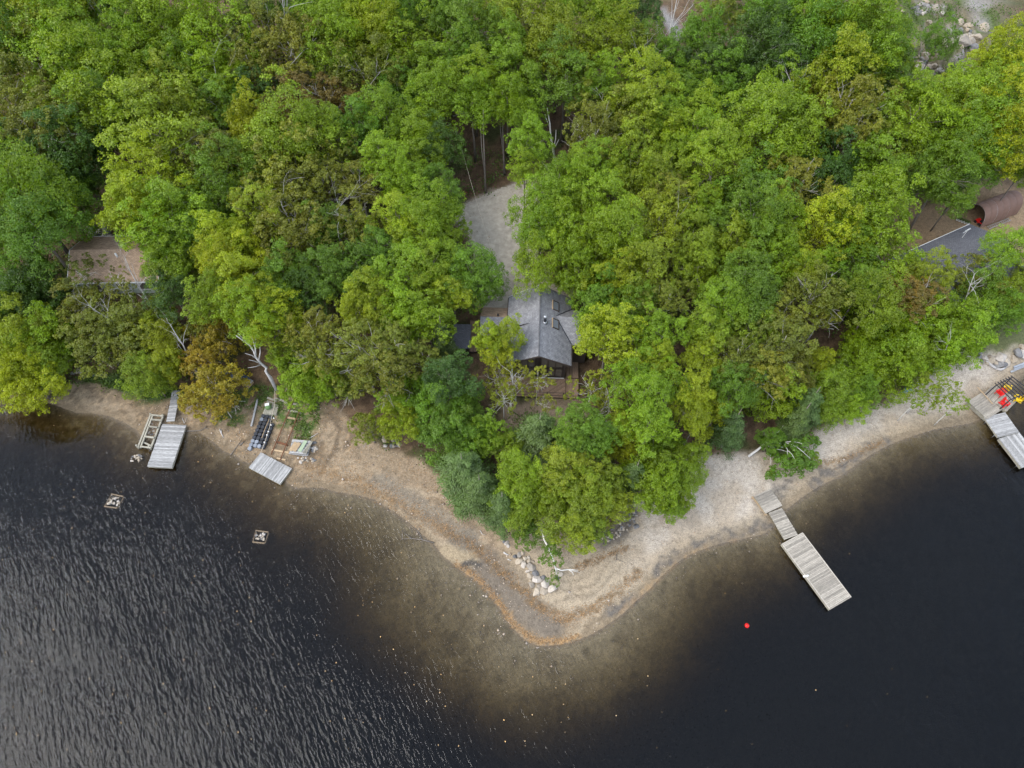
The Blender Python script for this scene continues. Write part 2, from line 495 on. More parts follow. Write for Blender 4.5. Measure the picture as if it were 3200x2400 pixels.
paint((0.36, 0.21, 0.085), lmask(EDGE, 0.45, 0.4, 2.0) * 0.7 * sstep(0.35, 0.65, n3))
paint((0.33, 0.21, 0.10), lmask(line_xy([(1930, 1925), (2000, 1862), (2080, 1790), (2160, 1730), (2300, 1690)]), 0.45, 0.5) * 0.4 * sstep(0.4, 0.6, n2))
paint((0.25, 0.19, 0.135), mask(CLEARING, 0.8, 1.0))
paint((0.10, 0.085, 0.07), lmask(RUBBLE, 1.3, 0.6) * 0.8)
paint((0.20, 0.19, 0.18), mask(ROAD, 0.6, 0.5))
m_dr = mask(DRIVE, 0.6, 0.7)
paint((0.37, 0.325, 0.26), m_dr)
paint((0.25, 0.175, 0.105), mask(YARD_R, 1.0, 1.0))
paint((0.115, 0.125, 0.055), mask(LAWN_R, 0.7, 0.8))
paint((0.05, 0.085, 0.02), mask(LAWN_L, 0.8, 1.0))
paint((0.065, 0.10, 0.025), mask(SCRUB_L, 0.8, 1.2) * sstep(0.4, 0.6, n2))
oc = np.exp(-(((gx - OUTCROP[0]) / 22) ** 2 + ((gy - OUTCROP[1]) / 20) ** 2))
paint((0.14, 0.12, 0.075), sstep(0.3, 0.55, oc))
paint((0.25, 0.23, 0.215), sstep(0.3, 0.55, oc) * sstep(0.5, 0.62, n1 * 0.6 + n2 * 0.4))
paint((0.075, 0.10, 0.03), sstep(0.3, 0.55, oc) * sstep(0.5, 0.62, fbm(gx * 0.5 + 90, gy * 0.5, 4)))
# the bed
bedw = sstep(0.05, 0.5, -gd)
paint((0.19, 0.155, 0.095), bedw)
paint((0.105, 0.07, 0.03), bedw * (1 - sstep(-26, -16, gx)) * 0.8)
paint((0.10, 0.075, 0.04), bedw * sstep(0.46, 0.72, n1) * 0.5)
paint((0.26, 0.21, 0.13), bedw * sstep(0.52, 0.7, n2) * 0.5)
paint((0.07, 0.055, 0.03), bedw * sstep(0.6, 0.75, fbm(gx * 0.8 + 70, gy * 0.8, 4)) * 0.45)
attr(g_me, 'zone', col, 'POINT', 'FLOAT_COLOR')
attr(g_me, 'dry', np.clip(sstep(0.1, 1.2, gd), 0, 1))

m, nt, out = new_mat('ground')
L = nt.links.new
za = N(nt, 'ShaderNodeAttribute', attribute_name='zone')
geo = N(nt, 'ShaderNodeNewGeometry')
nA = N(nt, 'ShaderNodeTexNoise', _Scale=2.2, _Detail=8.0, _Roughness=0.72)
nB = N(nt, 'ShaderNodeTexNoise', _Scale=9.0, _Detail=6.0, _Roughness=0.7)
vo = N(nt, 'ShaderNodeTexVoronoi', _Scale=7.0, feature='F1')
for n_ in (nA, nB, vo): L(geo.outputs['Position'], n_.inputs['Vector'])
rA = ramp(nt, [(0.28, (0.62, 0.60, 0.58)), (0.5, (1, 1, 1)), (0.75, (1.3, 1.27, 1.22))])
rB = ramp(nt, [(0.3, (0.55, 0.53, 0.50)), (0.5, (1, 1, 1)), (0.72, (1.42, 1.38, 1.3))])
L(nA.outputs['Fac'], rA.inputs[0]); L(nB.outputs['Fac'], rB.inputs[0])
m1 = N(nt, 'ShaderNodeVectorMath', operation='MULTIPLY'); m2 = N(nt, 'ShaderNodeVectorMath', operation='MULTIPLY')
L(za.outputs['Color'], m1.inputs[0]); L(rA.outputs[0], m1.inputs[1]); L(m1.outputs[0], m2.inputs[0]); L(rB.outputs[0], m2.inputs[1])
pb = N(nt, 'ShaderNodeBsdfPrincipled', _Roughness=0.92)
pb.inputs['Specular IOR Level'].default_value = 0.15
L(m2.outputs[0], pb.inputs['Base Color'])
bp = N(nt, 'ShaderNodeBump', _Strength=0.7, _Distance=0.10)
hm = N(nt, 'ShaderNodeMath', operation='ADD')
L(nB.outputs['Fac'], hm.inputs[0]); L(nA.outputs['Fac'], hm.inputs[1]); L(hm.outputs[0], bp.inputs['Height']); L(bp.outputs[0], pb.inputs['Normal'])
L(pb.outputs[0], out.inputs['Surface'])
g_me.materials.append(m)
tag(obj('ground', g_me), 'sandy point and wooded slope running down to the lake', None, kind='structure')

# the lake: one body of brown-stained water, its floor is the ground sheet
m, nt, out = new_mat('lake_water')
L = nt.links.new
geo = N(nt, 'ShaderNodeNewGeometry')
def wave(rot, sx, sy, det, rgh=0.5, dist=0.0):
    m0 = N(nt, 'ShaderNodeMapping'); m0.inputs['Rotation'].default_value = (0, 0, R(rot))
    m1_ = N(nt, 'ShaderNodeMapping'); m1_.inputs['Scale'].default_value = (sx, sy, 1)
    L(geo.outputs['Position'], m0.inputs['Vector']); L(m0.outputs[0], m1_.inputs['Vector'])
    w = N(nt, 'ShaderNodeTexNoise', _Scale=1.0, _Detail=det, _Roughness=rgh, _Distortion=dist)
    L(m1_.outputs[0], w.inputs['Vector'])
    return w.outputs['Fac']
w1 = wave(-27, 3.0, 0.85, 1.0, 0.4, 0.3)      # wind ripples, crests running towards the viewer and to the right
w2 = wave(-40, 6.0, 2.2, 1.0, 0.5, 0.2)
w3 = wave(-15, 0.35, 0.2, 1.0)
def madd(a, ka, b=None):
    mu = N(nt, 'ShaderNodeMath', operation='MULTIPLY'); mu.inputs[1].default_value = ka
    L(a, mu.inputs[0])
    if b is None: return mu.outputs[0]
    ad = N(nt, 'ShaderNodeMath', operation='ADD'); L(mu.outputs[0], ad.inputs[0]); L(b, ad.inputs[1])
    return ad.outputs[0]
w4 = wave(10, 0.06, 0.10, 2.0)
gust = N(nt, 'ShaderNodeMapRange'); gust.inputs[1].default_value = 0.35; gust.inputs[2].default_value = 0.65; gust.inputs[3].default_value = 0.35; gust.inputs[4].default_value = 1.15
L(w4, gust.inputs[0])
wv = N(nt, 'ShaderNodeMath', operation='MULTIPLY'); L(madd(w1, 1.0, madd(w2, 0.35)), wv.inputs[0]); L(gust.outputs[0], wv.inputs[1])
hgt = madd(wv.outputs[0], 1.0, madd(w3, 0.9))
wb = N(nt, 'ShaderNodeBump', _Strength=1.0, _Distance=0.085)
L(hgt, wb.inputs['Height'])
fr = N(nt, 'ShaderNodeFresnel', _IOR=1.33)
L(wb.outputs[0], fr.inputs['Normal'])
gl = N(nt, 'ShaderNodeBsdfGlossy', _Roughness=0.06)
L(wb.outputs[0], gl.inputs['Normal'])
tp = N(nt, 'ShaderNodeBsdfTransparent')
mix = N(nt, 'ShaderNodeMixShader')
L(fr.outputs[0], mix.inputs[0]); L(tp.outputs[0], mix.inputs[1]); L(gl.outputs[0], mix.inputs[2])
L(mix.outputs[0], out.inputs['Surface'])
va = N(nt, 'ShaderNodeVolumeAbsorption', _Density=2.1)
va.inputs['Color'].default_value = (0.54, 0.48, 0.30, 1)
L(va.outputs[0], out.inputs['Volume'])
lake = MB().box((0, 100, -10.0), (1390, 590, 20.0)).build('lake', m)
tag(lake, 'dark brown lake with small wind ripples', None, kind='structure')

# ---------------------------------------------------------------- trees: shared crown and trunk meshes
def unit(v): return v / (np.linalg.norm(v, axis=-1, keepdims=True) + 1e-9)
def leaf_quads(p, n, size, rng, asp=0.62):
    k = len(p)
    t = unit(np.cross(n, rng.normal(size=(k, 3))))
    b = np.cross(n, t)
    s = size[:, None] * 0.5
    v = np.stack([p - t * s, p + b * s * asp - n * s * 0.15, p + t * s, p - b * s * asp - n * s * 0.15], 1).reshape(-1, 3)
    return v, np.arange(4 * k).reshape(k, 4)
def leaf_mesh(name, p, n, size, v, w, rng, mat, asp=0.62):
    vs_, q = leaf_quads(p, n, size, rng, asp)
    me = np_mesh(name, vs_, q)
    attr(me, 'v', v, 'FACE'); attr(me, 'w', w, 'FACE')
    me.materials.append(mat)
    return me
def fib(n, rng):
    i = np.arange(n) + 0.5
    z = 1 - 2 * i / n
    a = i * 2.399963 + rng.uniform(0, 6)
    r = np.sqrt(1 - z * z)
    return unit(np.stack([r * np.cos(a), r * np.sin(a), z], -1) + rng.normal(scale=0.22, size=(n, 3)))

RC = 4.0   # crown meshes are built at this radius and scaled
def crown(seed, n_puff=52, per=12, leaves=18000, lo=-0.6, flat=1.0, rad=(0.55, 0.9), pr=(0.22, 0.36), size=(0.14, 0.23), gap=0.0, inner=0.16, spike=0.5):
    rng = np.random.RandomState(seed)
    d = fib(int(n_puff * 1.35), rng)
    d = d[d[:, 2] > lo]
    if gap: d = d[rng.rand(len(d)) > gap]
    lob = 1 + 0.20 * np.sin(rng.randint(2, 5) * np.arctan2(d[:, 1], d[:, 0]) + rng.uniform(0, 6)) + 0.13 * np.sin(5 * np.arctan2(d[:, 1], d[:, 0]) + rng.uniform(0, 6))
    c = d * np.array([RC, RC, RC * 0.92 * flat]) * (rng.uniform(*rad, len(d)) * lob)[:, None]
    c[:, 2] += spike * RC * np.maximum(d[:, 2], 0) ** 6
    r = RC * rng.uniform(*pr, len(d))
    pv = rng.rand(len(d))
    m_ = len(d) * per
    pi = np.repeat(np.arange(len(d)), per)
    sd = unit(unit(rng.normal(size=(m_, 3))) * 1.0 + d[pi] * 0.55 + np.array([0, 0, 0.35]))
    sc_ = c[pi] + sd * (r[pi] * rng.uniform(0.5, 1.0, m_))[:, None]
    sr = r[pi] * rng.uniform(0.26, 0.46, m_)
    si = rng.choice(m_, leaves, p=sr ** 1.6 / (sr ** 1.6).sum())
    ld = unit(unit(rng.normal(size=(leaves, 3))) + sd[si] * 0.5 + np.array([0, 0, 0.3]))
    p = sc_[si] + ld * (sr[si] * rng.uniform(0.35, 1.0, leaves) ** 0.6)[:, None] * np.array([1, 1, 0.75])
    n = unit(ld * 0.55 + rng.normal(scale=0.42, size=(leaves, 3)) + np.array([0, 0, 0.55]))
    k = int(leaves * inner)
    ip = unit(rng.normal(size=(k, 3))) * np.array([RC, RC, RC * 0.85]) * (rng.rand(k) ** 0.5 * 0.6)[:, None]
    p = np.vstack([p, ip]); n = np.vstack([n, unit(rng.normal(size=(k, 3)) + [0, 0, 0.6])])
    v = np.concatenate([0.4 * pv[pi[si]] + 0.6 * rng.rand(leaves), rng.rand(k)])
    w = np.concatenate([0.6 * rng.rand(m_)[si] + 0.4 * rng.rand(leaves), rng.rand(k)])
    sz = rng.uniform(*size, leaves + k)
    return leaf_mesh('crown', p, n, sz, v, w, rng, M['leaf'])

def pine_crown(seed, h=9.0, rbase=3.6, levels=11, droop=0.22, leaves=15000):
    """Tiers of flat, drooping sprays round a straight stem; origin at mid height."""
    rng = np.random.RandomState(seed)
    P, D, V = [], [], []
    for i in range(levels):
        f = (i + 0.3 * rng.rand()) / levels
        z = h * (0.04 + 0.96 * f)
        Lb = rbase * (1 - f ** 1.7) ** 0.8 + 0.4
        nb = rng.randint(6, 9)
        a0 = rng.uniform(0, 6)
        for j in range(nb):
            a = a0 + 2 * math.pi * j / nb + rng.normal(scale=0.2)
            L_ = Lb * rng.uniform(0.5, 1.2)
            k = int(leaves / (levels * 7.5) * L_ / (rbase * 0.62))
            t = rng.rand(k) ** 0.75
            side = rng.normal(scale=1.0, size=k) * 0.17 * L_ * (0.35 + 0.65 * np.sin(np.minimum(t, 1) * 2.6))
            rr = t * L_
            x = rr * math.cos(a) - side * math.sin(a)
            y = rr * math.sin(a) + side * math.cos(a)
            zz = z - droop * rr ** 1.4 / rbase ** 0.4 + 0.07 * rng.normal(size=k)
            P.append(np.stack([x, y, zz - h / 2], -1))
            out_ = np.stack([np.full(k, math.cos(a)) - 0.9 * np.sign(side) * math.sin(a), np.full(k, math.sin(a)) + 0.9 * np.sign(side) * math.cos(a), np.full(k, -0.45)], -1)
            D.append(unit(out_ + rng.normal(scale=0.3, size=(k, 3))))
            V.append(np.full(k, rng.rand()))
    P, D, V = np.vstack(P), np.vstack(D), np.concatenate(V)
    k = len(P)
    b = unit(np.cross(D, np.array([0, 0, 1.0]) + rng.normal(scale=0.35, size=(k, 3))))
    s = rng.uniform(0.26, 0.44, k)[:, None] * 0.5
    v = np.stack([P - D * s, P + b * s * 0.3, P + D * s, P - b * s * 0.3], 1).reshape(-1, 3)
    me = np_mesh('crown', v, np.arange(4 * k).reshape(k, 4))
    attr(me, 'v', 0.5 * V + 0.5 * rng.rand(k), 'FACE'); attr(me, 'w', rng.rand(k), 'FACE')
    me.materials.append(M['needle'])
    return me

def limbs(seed, h=10.0, n=9, reach=0.8, rad=0.17, mat='bark', up=0.9, twigs=2):
    """Trunk from the ground to height h (the crown's middle) with limbs fanning out to the crown's edge."""
    rng = np.random.RandomState(seed)
    mb = MB()
    off = rng.normal(scale=0.12, size=(6, 2))
    pts = [(off[i, 0] * i * 0.35, off[i, 1] * i * 0.35, h * 1.18 * i / 5) for i in range(6)]
    mb.tube(pts, [rad * 1.35, rad * 1.05, rad * 0.95, rad * 0.85, rad * 0.6, rad * 0.3], 7)
    for i in range(n):
        a = i * 2.4 + rng.uniform(-0.4, 0.4)
        z0 = h * rng.uniform(0.62, 1.0)
        L_ = RC * reach * rng.uniform(0.75, 1.1)
        p = [np.array([0, 0, z0])]
        d = np.array([math.cos(a), math.sin(a), up * rng.uniform(0.3, 1.1)])
        for s in range(4):
            d = d + np.array([*rng.normal(scale=0.28, size=2), rng.normal(scale=0.18)])
            p.append(p[-1] + d / np.linalg.norm(d) * L_ / 4)
        mb.tube(p, [rad * 0.5, rad * 0.4, rad * 0.3, rad * 0.22, rad * 0.1], 5, caps=False)
        for t in range(twigs):
            q = [p[2 + t % 2]]
            e = d + rng.normal(scale=0.9, size=3)
            for s in range(3):
                e = e + rng.normal(scale=0.35, size=3)
                q.append(q[-1] + e / np.linalg.norm(e) * L_ * 0.17)
            mb.tube(q, [rad * 0.24, rad * 0.18, rad * 0.12, rad * 0.06], 4, caps=False)
    return mb.mesh('trunk', M[mat], True)

def bare(seed, h=9.0, rad=0.2, mat='dead', n=8, lean=(0.0, 0.0), spread=0.9, depth=3, reach=0.38):
    """A leafless tree: stem and forking branches."""
    rng = np.random.RandomState(seed)
    mb = MB()
    def grow(p, d, L_, r, lev):
        pts, rr = [p], [r]
        for s in range(5):
            d = d + rng.normal(scale=0.13 + 0.05 * lev, size=3)
            d = d / np.linalg.norm(d)
            pts.append(pts[-1] + d * L_ / 5); rr.append(r * (1 - 0.16 * (s + 1)))
        mb.tube(pts, rr, 6 if lev == 0 else 4, caps=False)
        if lev < depth:
            k = n if lev == 0 else rng.randint(2, 4)
            for i in range(k):
                j = rng.randint(2, 6) if lev == 0 else rng.randint(1, 6)
                e = d + rng.normal(scale=spread, size=3)
                e[2] = abs(e[2]) * 0.7 + 0.15
                grow(pts[j], e / np.linalg.norm(e), L_ * (reach if lev == 0 else 0.55) * rng.uniform(0.7, 1.2), rr[j] * 0.6, lev + 1)
    grow(np.zeros(3), unit(np.array([lean[0], lean[1], 1.0])), h, rad, 0)
    return mb.mesh('trunk', M[mat], True)

CROWNS = {
 'maple': [crown(s, n_puff=n_, rad=(lo_, 0.98), pr=pr_, spike=sp_) for s, n_, lo_, pr_, sp_ in ((11, 58, 0.6, (0.2, 0.36), 0.5), (12, 74, 0.5, (0.15, 0.3), 0.25), (13, 46, 0.55, (0.22, 0.42), 0.7), (14, 66, 0.62, (0.16, 0.34), 0.9), (15, 52, 0.45, (0.18, 0.34), 0.3), (16, 62, 0.55, (0.18, 0.3), 0.6))],
 'oak': [crown(s, n_puff=60, per=8, leaves=11000, flat=0.85, rad=(0.45, 1.0), pr=(0.15, 0.27), gap=0.12, lo=-0.45, spike=0.1, size=(0.15, 0.24)) for s in (21, 22, 23, 24)],
 'thin': [crown(s, n_puff=44, per=7, leaves=7000, flat=1.0, rad=(0.4, 1.05), pr=(0.12, 0.24), gap=0.25, lo=-0.7, spike=0.2, size=(0.15, 0.24), inner=0.03) for s in (31, 32, 33)],
 'bush': [crown(s, n_puff=40, per=8, leaves=6000, flat=0.8, rad=(0.5, 0.95), lo=-0.1, spike=0.1, size=(0.22, 0.36)) for s in (41, 42)],
 'pine': [pine_crown(s) for s in (51, 52)],
}
TRUNKS = {
 'maple': [limbs(s) for s in (61, 62, 63)],
 'oak': [limbs(s, reach=1.02, n=11, mat='bark_pale', up=1.1, twigs=3, rad=0.16) for s in (71, 72, 73, 74)],
 'thin': [limbs(s, reach=1.0, n=9, mat='birch', up=1.5, twigs=3, rad=0.11) for s in (81, 82)],
 'bush': [limbs(s, h=2.5, reach=0.8, n=8, rad=0.07) for s in (91,)],
}
_mb = MB(); _mb.tube([(0, 0, 0), (0.03, 0, 3), (0, 0.04, 6.5), (0, 0, 9.8)], [0.2, 0.16, 0.1, 0.02], 7)
TRUNKS['pine'] = [_mb.mesh('trunk', M['bark'], True)]

LEAFCOL = {'m': (0.160, 0.265, 0.004), 'y': (0.235, 0.305, 0.004), 'g': (0.105, 0.205, 0.008), 'd': (0.052, 0.112, 0.010), 'o': (0.155, 0.185, 0.014),
 'r': (0.165, 0.125, 0.020), 'k': (0.265, 0.215, 0.012), 'p': (0.075, 0.125, 0.024), 's': (0.190, 0.225, 0.014), 'x': (0.185, 0.260, 0.008), 't': (0.150, 0.175, 0.018), 'l': (0.190, 0.285, 0.008)}
LOOK = {'m': 'bright green', 'y': 'yellow-green', 'g': 'mid green', 'd': 'dark green', 'o': 'olive green', 'r': 'rust brown', 'k': 'golden orange',
 'p': 'dark needled', 's': 'thin golden-green', 'x': 'pale lime', 't': 'thin olive', 'l': 'loose lime'}
SPEC = {'m': 'maple', 'y': 'maple', 'g': 'maple', 'd': 'maple', 'o': 'oak', 'r': 'oak', 'k': 'oak', 'p': 'pine', 's': 'thin', 'x': 'maple', 't': 'thin', 'l': 'thin'}
NAME = {'maple': 'maple_tree', 'oak': 'oak_tree', 'pine': 'pine_tree', 'thin': 'birch_tree', 'bush': 'shrub'}
KINDWORD = {'maple': 'maple', 'oak': 'oak', 'pine': 'evergreen', 'thin': 'birch', 'bush': 'shrub'}

# surveyed crowns, six sheets of the picture: x, y, radius in sheet units and leaf kind
SHEETS = {
(0, 0): '''60 250 180 g,260 150 200 y,120 40 140 g,450 60 170 x,420 330 200 m,700 40 120 g,880 120 140 g,1000 250 200 m,1250 130 220 m,1400 330 190 m,1640 230 180 o,1900 330 220 o,
1630 430 150 o,2150 120 150 m,2160 370 150 m,1740 50 110 g,1960 60 120 g,170 560 220 o,100 780 170 o,520 420 170 m,630 620 220 m,870 470 190 m,700 760 170 g,340 870 220 o,460 1010 170 d,
1200 490 150 g,1450 540 170 m,1440 720 160 g,1650 640 120 d,1900 740 190 r,2130 640 150 r,1120 690 180 x,1640 840 160 y,1070 900 250 x,1320 1000 190 o,1900 920 220 x,2100 880 150 m,
50 1010 150 d,130 1160 150 m,400 1180 140 g,200 1330 220 m,70 1430 160 m,410 1330 140 g,240 1500 170 g,560 1150 100 d,690 910 90 d,980 1230 190 y,880 1390 160 y,1120 1430 220 m,1080 1530 140 m,
1450 1190 170 g,1560 1100 160 m,1820 1200 240 o,2060 1190 170 o,1900 1500 210 o,1430 1370 110 g,1700 1420 170 x,1480 1600 170 y,2130 1490 140 g,1260 1560 110 g,1200 1590 120 m''',
(1067, 0): '''60 60 130 m,230 110 150 y,60 230 140 m,230 270 150 x,450 60 140 g,420 280 160 m,620 130 130 g,690 40 120 g,830 210 170 g,800 350 130 g,1000 90 150 m,1230 140 210 x,1400 60 120 m,
1650 40 130 m,1770 120 110 m,1730 290 190 x,1080 360 160 m,1400 390 180 x,1450 560 170 g,1960 60 90 d,1990 380 120 g,2130 430 120 g,1700 540 130 m,180 480 190 o,40 660 110 r,590 460 140 m,
600 650 150 m,370 600 120 g,860 560 130 m,850 700 140 m,1100 560 150 m,1070 690 120 m,300 810 150 m,470 870 130 m,130 850 130 g,50 1010 110 o,1200 790 90 m,1230 940 120 m,1190 1110 80 m,
1950 610 180 y,1720 730 190 o,1900 800 160 x,1640 900 180 o,2080 820 130 m,2150 620 120 g,480 1010 150 m,650 970 120 d,280 1060 140 m,400 1190 140 m,120 1210 140 o,640 1230 110 g,
380 1450 150 y,600 1390 170 m,530 1560 170 m,690 1530 110 m,80 1480 170 o,240 1610 120 g,1400 1190 140 m,1540 1150 120 m,1340 1360 150 m,1500 1310 160 m,1290 1530 140 m,1480 1500 170 m,
1700 1400 170 m,1670 1080 140 m,1870 1100 170 x,2000 1190 160 x,2130 1060 120 m,1800 1560 170 m,2050 1450 190 x,2160 1290 120 o,1610 1620 130 m''',
(2134, 0): '''230 100 120 o,100 260 130 g,480 60 140 g,590 180 140 g,650 50 90 g,470 330 170 d,560 470 140 d,780 170 150 m,870 310 180 g,1020 190 150 m,1170 110 130 x,1150 340 180 m,1230 240 130 m,
1330 400 110 m,1260 470 140 g,300 430 120 g,60 610 120 m,250 570 130 g,130 450 110 d,920 30 130 g,1660 270 70 g,2140 380 140 y,1990 460 115 y,2110 560 150 m,560 870 220 m,560 720 160 m,
950 570 180 x,1050 740 190 o,1250 660 180 o,1150 890 160 o,860 860 130 o,1500 690 130 m,1480 800 170 m,1410 1000 130 m,1640 670 100 x,1830 630 160 m,1800 800 170 m,2010 790 150 y,2080 960 150 y,
1900 960 170 m,1720 930 140 m,2180 770 80 d,1900 1080 120 g,1680 1160 140 g,1560 1190 90 g,1770 1260 70 g,60 860 160 m,180 1100 160 x,150 940 130 m,470 1260 180 g,430 1450 190 g,
600 1460 150 m,760 1200 150 o,700 1010 140 m,930 1080 140 d,970 1210 120 d,1200 1180 170 m,1170 1380 190 m,1250 1560 180 m,900 1510 140 y,80 1360 140 m,60 1570 140 x,620 1620 120 m,330 1600 140 x,
1060 1590 110 g,2195 1120 70 m,2110 1610 90 m''',
(0, 800): '''70 150 170 g,260 260 150 d,120 330 140 d,50 450 120 x,180 450 150 x,300 560 140 m,120 640 160 y,60 790 140 y,230 830 140 y,340 710 110 m,550 330 130 o,600 480 170 o,800 430 160 o,
900 530 120 o,690 610 140 o,850 640 100 o,1130 250 110 d,1040 410 90 y,1060 560 100 y,1080 720 100 y,940 770 110 m,1010 830 70 m,1330 450 120 o,1420 540 140 k,1310 680 110 k,1400 860 160 k,
1280 940 90 k,1450 970 70 k,1480 80 160 y,1580 210 160 y,1390 280 140 m,1660 380 150 m,1780 430 140 y,1640 70 140 y,1850 150 150 g,1910 50 140 o,2100 110 120 g,2000 240 120 d,2030 480 140 o,
2070 630 140 o,1880 650 110 m,1930 770 120 m,2000 880 100 m,2140 720 90 o,2150 830 90 m,1110 60 120 m,1250 70 90 m,770 190 85 t,520 120 100 t''',
(1067, 800): '''100 80 130 g,190 290 150 y,130 410 130 y,420 120 160 m,560 150 150 x,720 250 110 y,650 60 130 m,850 110 150 g,900 220 120 g,400 380 150 m,560 430 150 m,660 570 85 p,130 620 170 o,
350 590 150 o,290 740 180 o,70 810 140 o,530 670 110 o,420 900 150 m,380 1080 140 y,700 800 130 d,650 960 160 g,780 1010 130 g,700 1160 150 g,840 1170 120 g,190 1130 100 o,945 555 105 y,1075 525 100 y,
1020 630 80 y,1000 770 110 s,1130 800 125 s,1050 920 100 s,1270 810 95 s,1320 960 70 s,1730 560 180 y,1630 450 100 m,1840 480 110 m,1650 330 100 g,1270 80 150 m,1510 130 130 m,1600 120 130 m,
1680 250 110 g,1800 150 160 x,1980 120 170 x,2110 290 140 o,2050 500 140 m,1900 330 140 g,2040 680 120 y,1620 850 110 s,1740 960 100 s,1900 760 130 m,1950 920 150 m,2110 860 120 m,
1280 1150 140 p,960 1180 110 m,1090 1250 100 m,1560 1100 130 g,1660 1190 120 g,1490 1210 80 g,790 1400 150 p,900 1530 120 p,1150 1440 130 m,1070 1550 90 m,1190 1570 110 m,
1480 1400 150 x,1390 1560 130 x,1600 1530 150 x,1720 1430 110 x,1830 1250 110 y,1990 1100 150 m,2080 1260 140 m,2020 1450 150 m,2080 1570 90 m,1850 1090 80 y,1890 1440 90 p''',
(2134, 800): '''80 120 140 x,200 60 120 m,380 150 160 g,430 290 140 g,250 330 150 m,640 80 140 m,790 110 100 y,900 60 90 m,850 250 160 o,900 390 110 o,620 400 160 o,150 490 130 x,130 680 120 y,400 480 160 x,
650 560 150 o,350 650 150 o,530 760 150 o,700 730 140 o,870 690 90 y,330 860 140 g,560 900 150 m,750 850 110 o,800 980 85 p,740 1080 70 p,950 890 130 m,1060 1000 100 m,60 880 110 y,200 1030 110 y,
80 1060 100 y,50 1310 100 m,40 1450 90 m,310 1120 80 p,570 1190 70 g,1130 80 120 g,1170 200 100 g,1240 300 130 x,1430 230 120 r,1530 290 110 r,1600 120 90 x,1450 100 70 x,1880 200 130 o,
1740 120 60 o,1900 280 130 g,2100 260 110 x,2190 150 70 x,2050 370 100 g,1280 420 150 m,1450 430 140 m,1650 430 140 m,1790 500 130 m,1170 560 110 m,1350 620 150 m,1560 600 140 m,1740 590 110 m,
1120 730 130 m,1300 770 130 m,1470 720 110 m,1150 880 90 g,1580 880 100 l,1700 870 70 l,1770 960 60 l,1520 930 70 l''',
}
# a few more in the understory of gaps
trees = []
rng = random.Random(5)
for (ox, oy), txt in SHEETS.items():
    for row in txt.replace('\n', '').split(','):
        zx, zy, zr, k = row.split()
        trees.append([ox + float(zx) / 2.073, oy + float(zy) / 2.073, float(zr) / 2.073, k])

for row in '1785 1590 78 x,1850 1555 66 x,1720 1555 58 m,1640 1565 66 m,1795 1668 50 x,1845 1640 46 x,1905 1590 55 x,2115 1555 42 m,2060 1515 58 m,1570 1590 44 p,2105 1595 26 m'.split(','):
    a, b, c, k = row.split(); trees.append([float(a), float(b), float(c), k])

LANDMARKS = {'the gravel drive': (1560, 700), 'the grey cabin': (1660, 1020), 'the brown-roofed house': (370, 850), 'the brown arched shelter': (3080, 650),
 'the grey-roofed house': (3000, 860), 'the bare rock outcrop': (3020, 120), 'the sandy point': (1700, 1650), 'the black floating dock': (820, 1340),
 'the weathered dock beside the crib': (510, 1390), 'the dock with red chairs': (3110, 1240), 'the pale east beach': (2300, 1480), 'the fallen white birch': (2400, 1390),
 'the road patch at the top': (2115, 90), 'the white snag by the drive': (1720, 400), 'the leaning white snag': (800, 1110), 'the rust brown oaks': (970, 350),
 'the bare tree in the east wood': (2510, 330), 'the upper left corner': (120, 100), 'the left edge of the picture': (60, 560), 'the pale dead shrub': (655, 690),
 'the fan of bare branches': (2130, 760), 'the golden orange oak on the west bank': (660, 1230), 'the top edge above the drive': (1500, 60),
 'the wood\'s middle': (2500, 1000), 'the west wood\'s middle': (900, 760), 'the centre top': (1200, 150), 'the top right of the wood': (2600, 120)}
ORD = ['nearest', 'second nearest', 'third nearest', 'fourth nearest', 'fifth nearest', 'sixth nearest', 'seventh nearest', 'eighth nearest', 'ninth nearest', 'tenth nearest', 'eleventh nearest', 'twelfth nearest', 'thirteenth nearest', 'fourteenth nearest']
def side_of(dx, dy):
    if abs(dx) > abs(dy) * 1.2: return 'left of' if dx < 0 else 'right of'
    return 'beyond' if dy < 0 else 'in front of'
slots = {}
for t in trees:
    lm = min(LANDMARKS, key=lambda n_: math.hypot(t[0] - LANDMARKS[n_][0], t[1] - LANDMARKS[n_][1]))
    dx, dy = t[0] - LANDMARKS[lm][0], t[1] - LANDMARKS[lm][1]
    slots.setdefault((t[3], lm, side_of(dx, dy)), []).append((math.hypot(dx, dy), t))
labels = {}
for (k, lm, sd), lst in slots.items():
    lst.sort(key=lambda q: q[0])
    for i, (_, t) in enumerate(lst):
        o_ = (ORD[i] + ' ') if len(lst) > 1 else ''
        labels[id(t)] = f'{o_}{LOOK[k]} {KINDWORD[SPEC[k]]} {sd} {lm}'

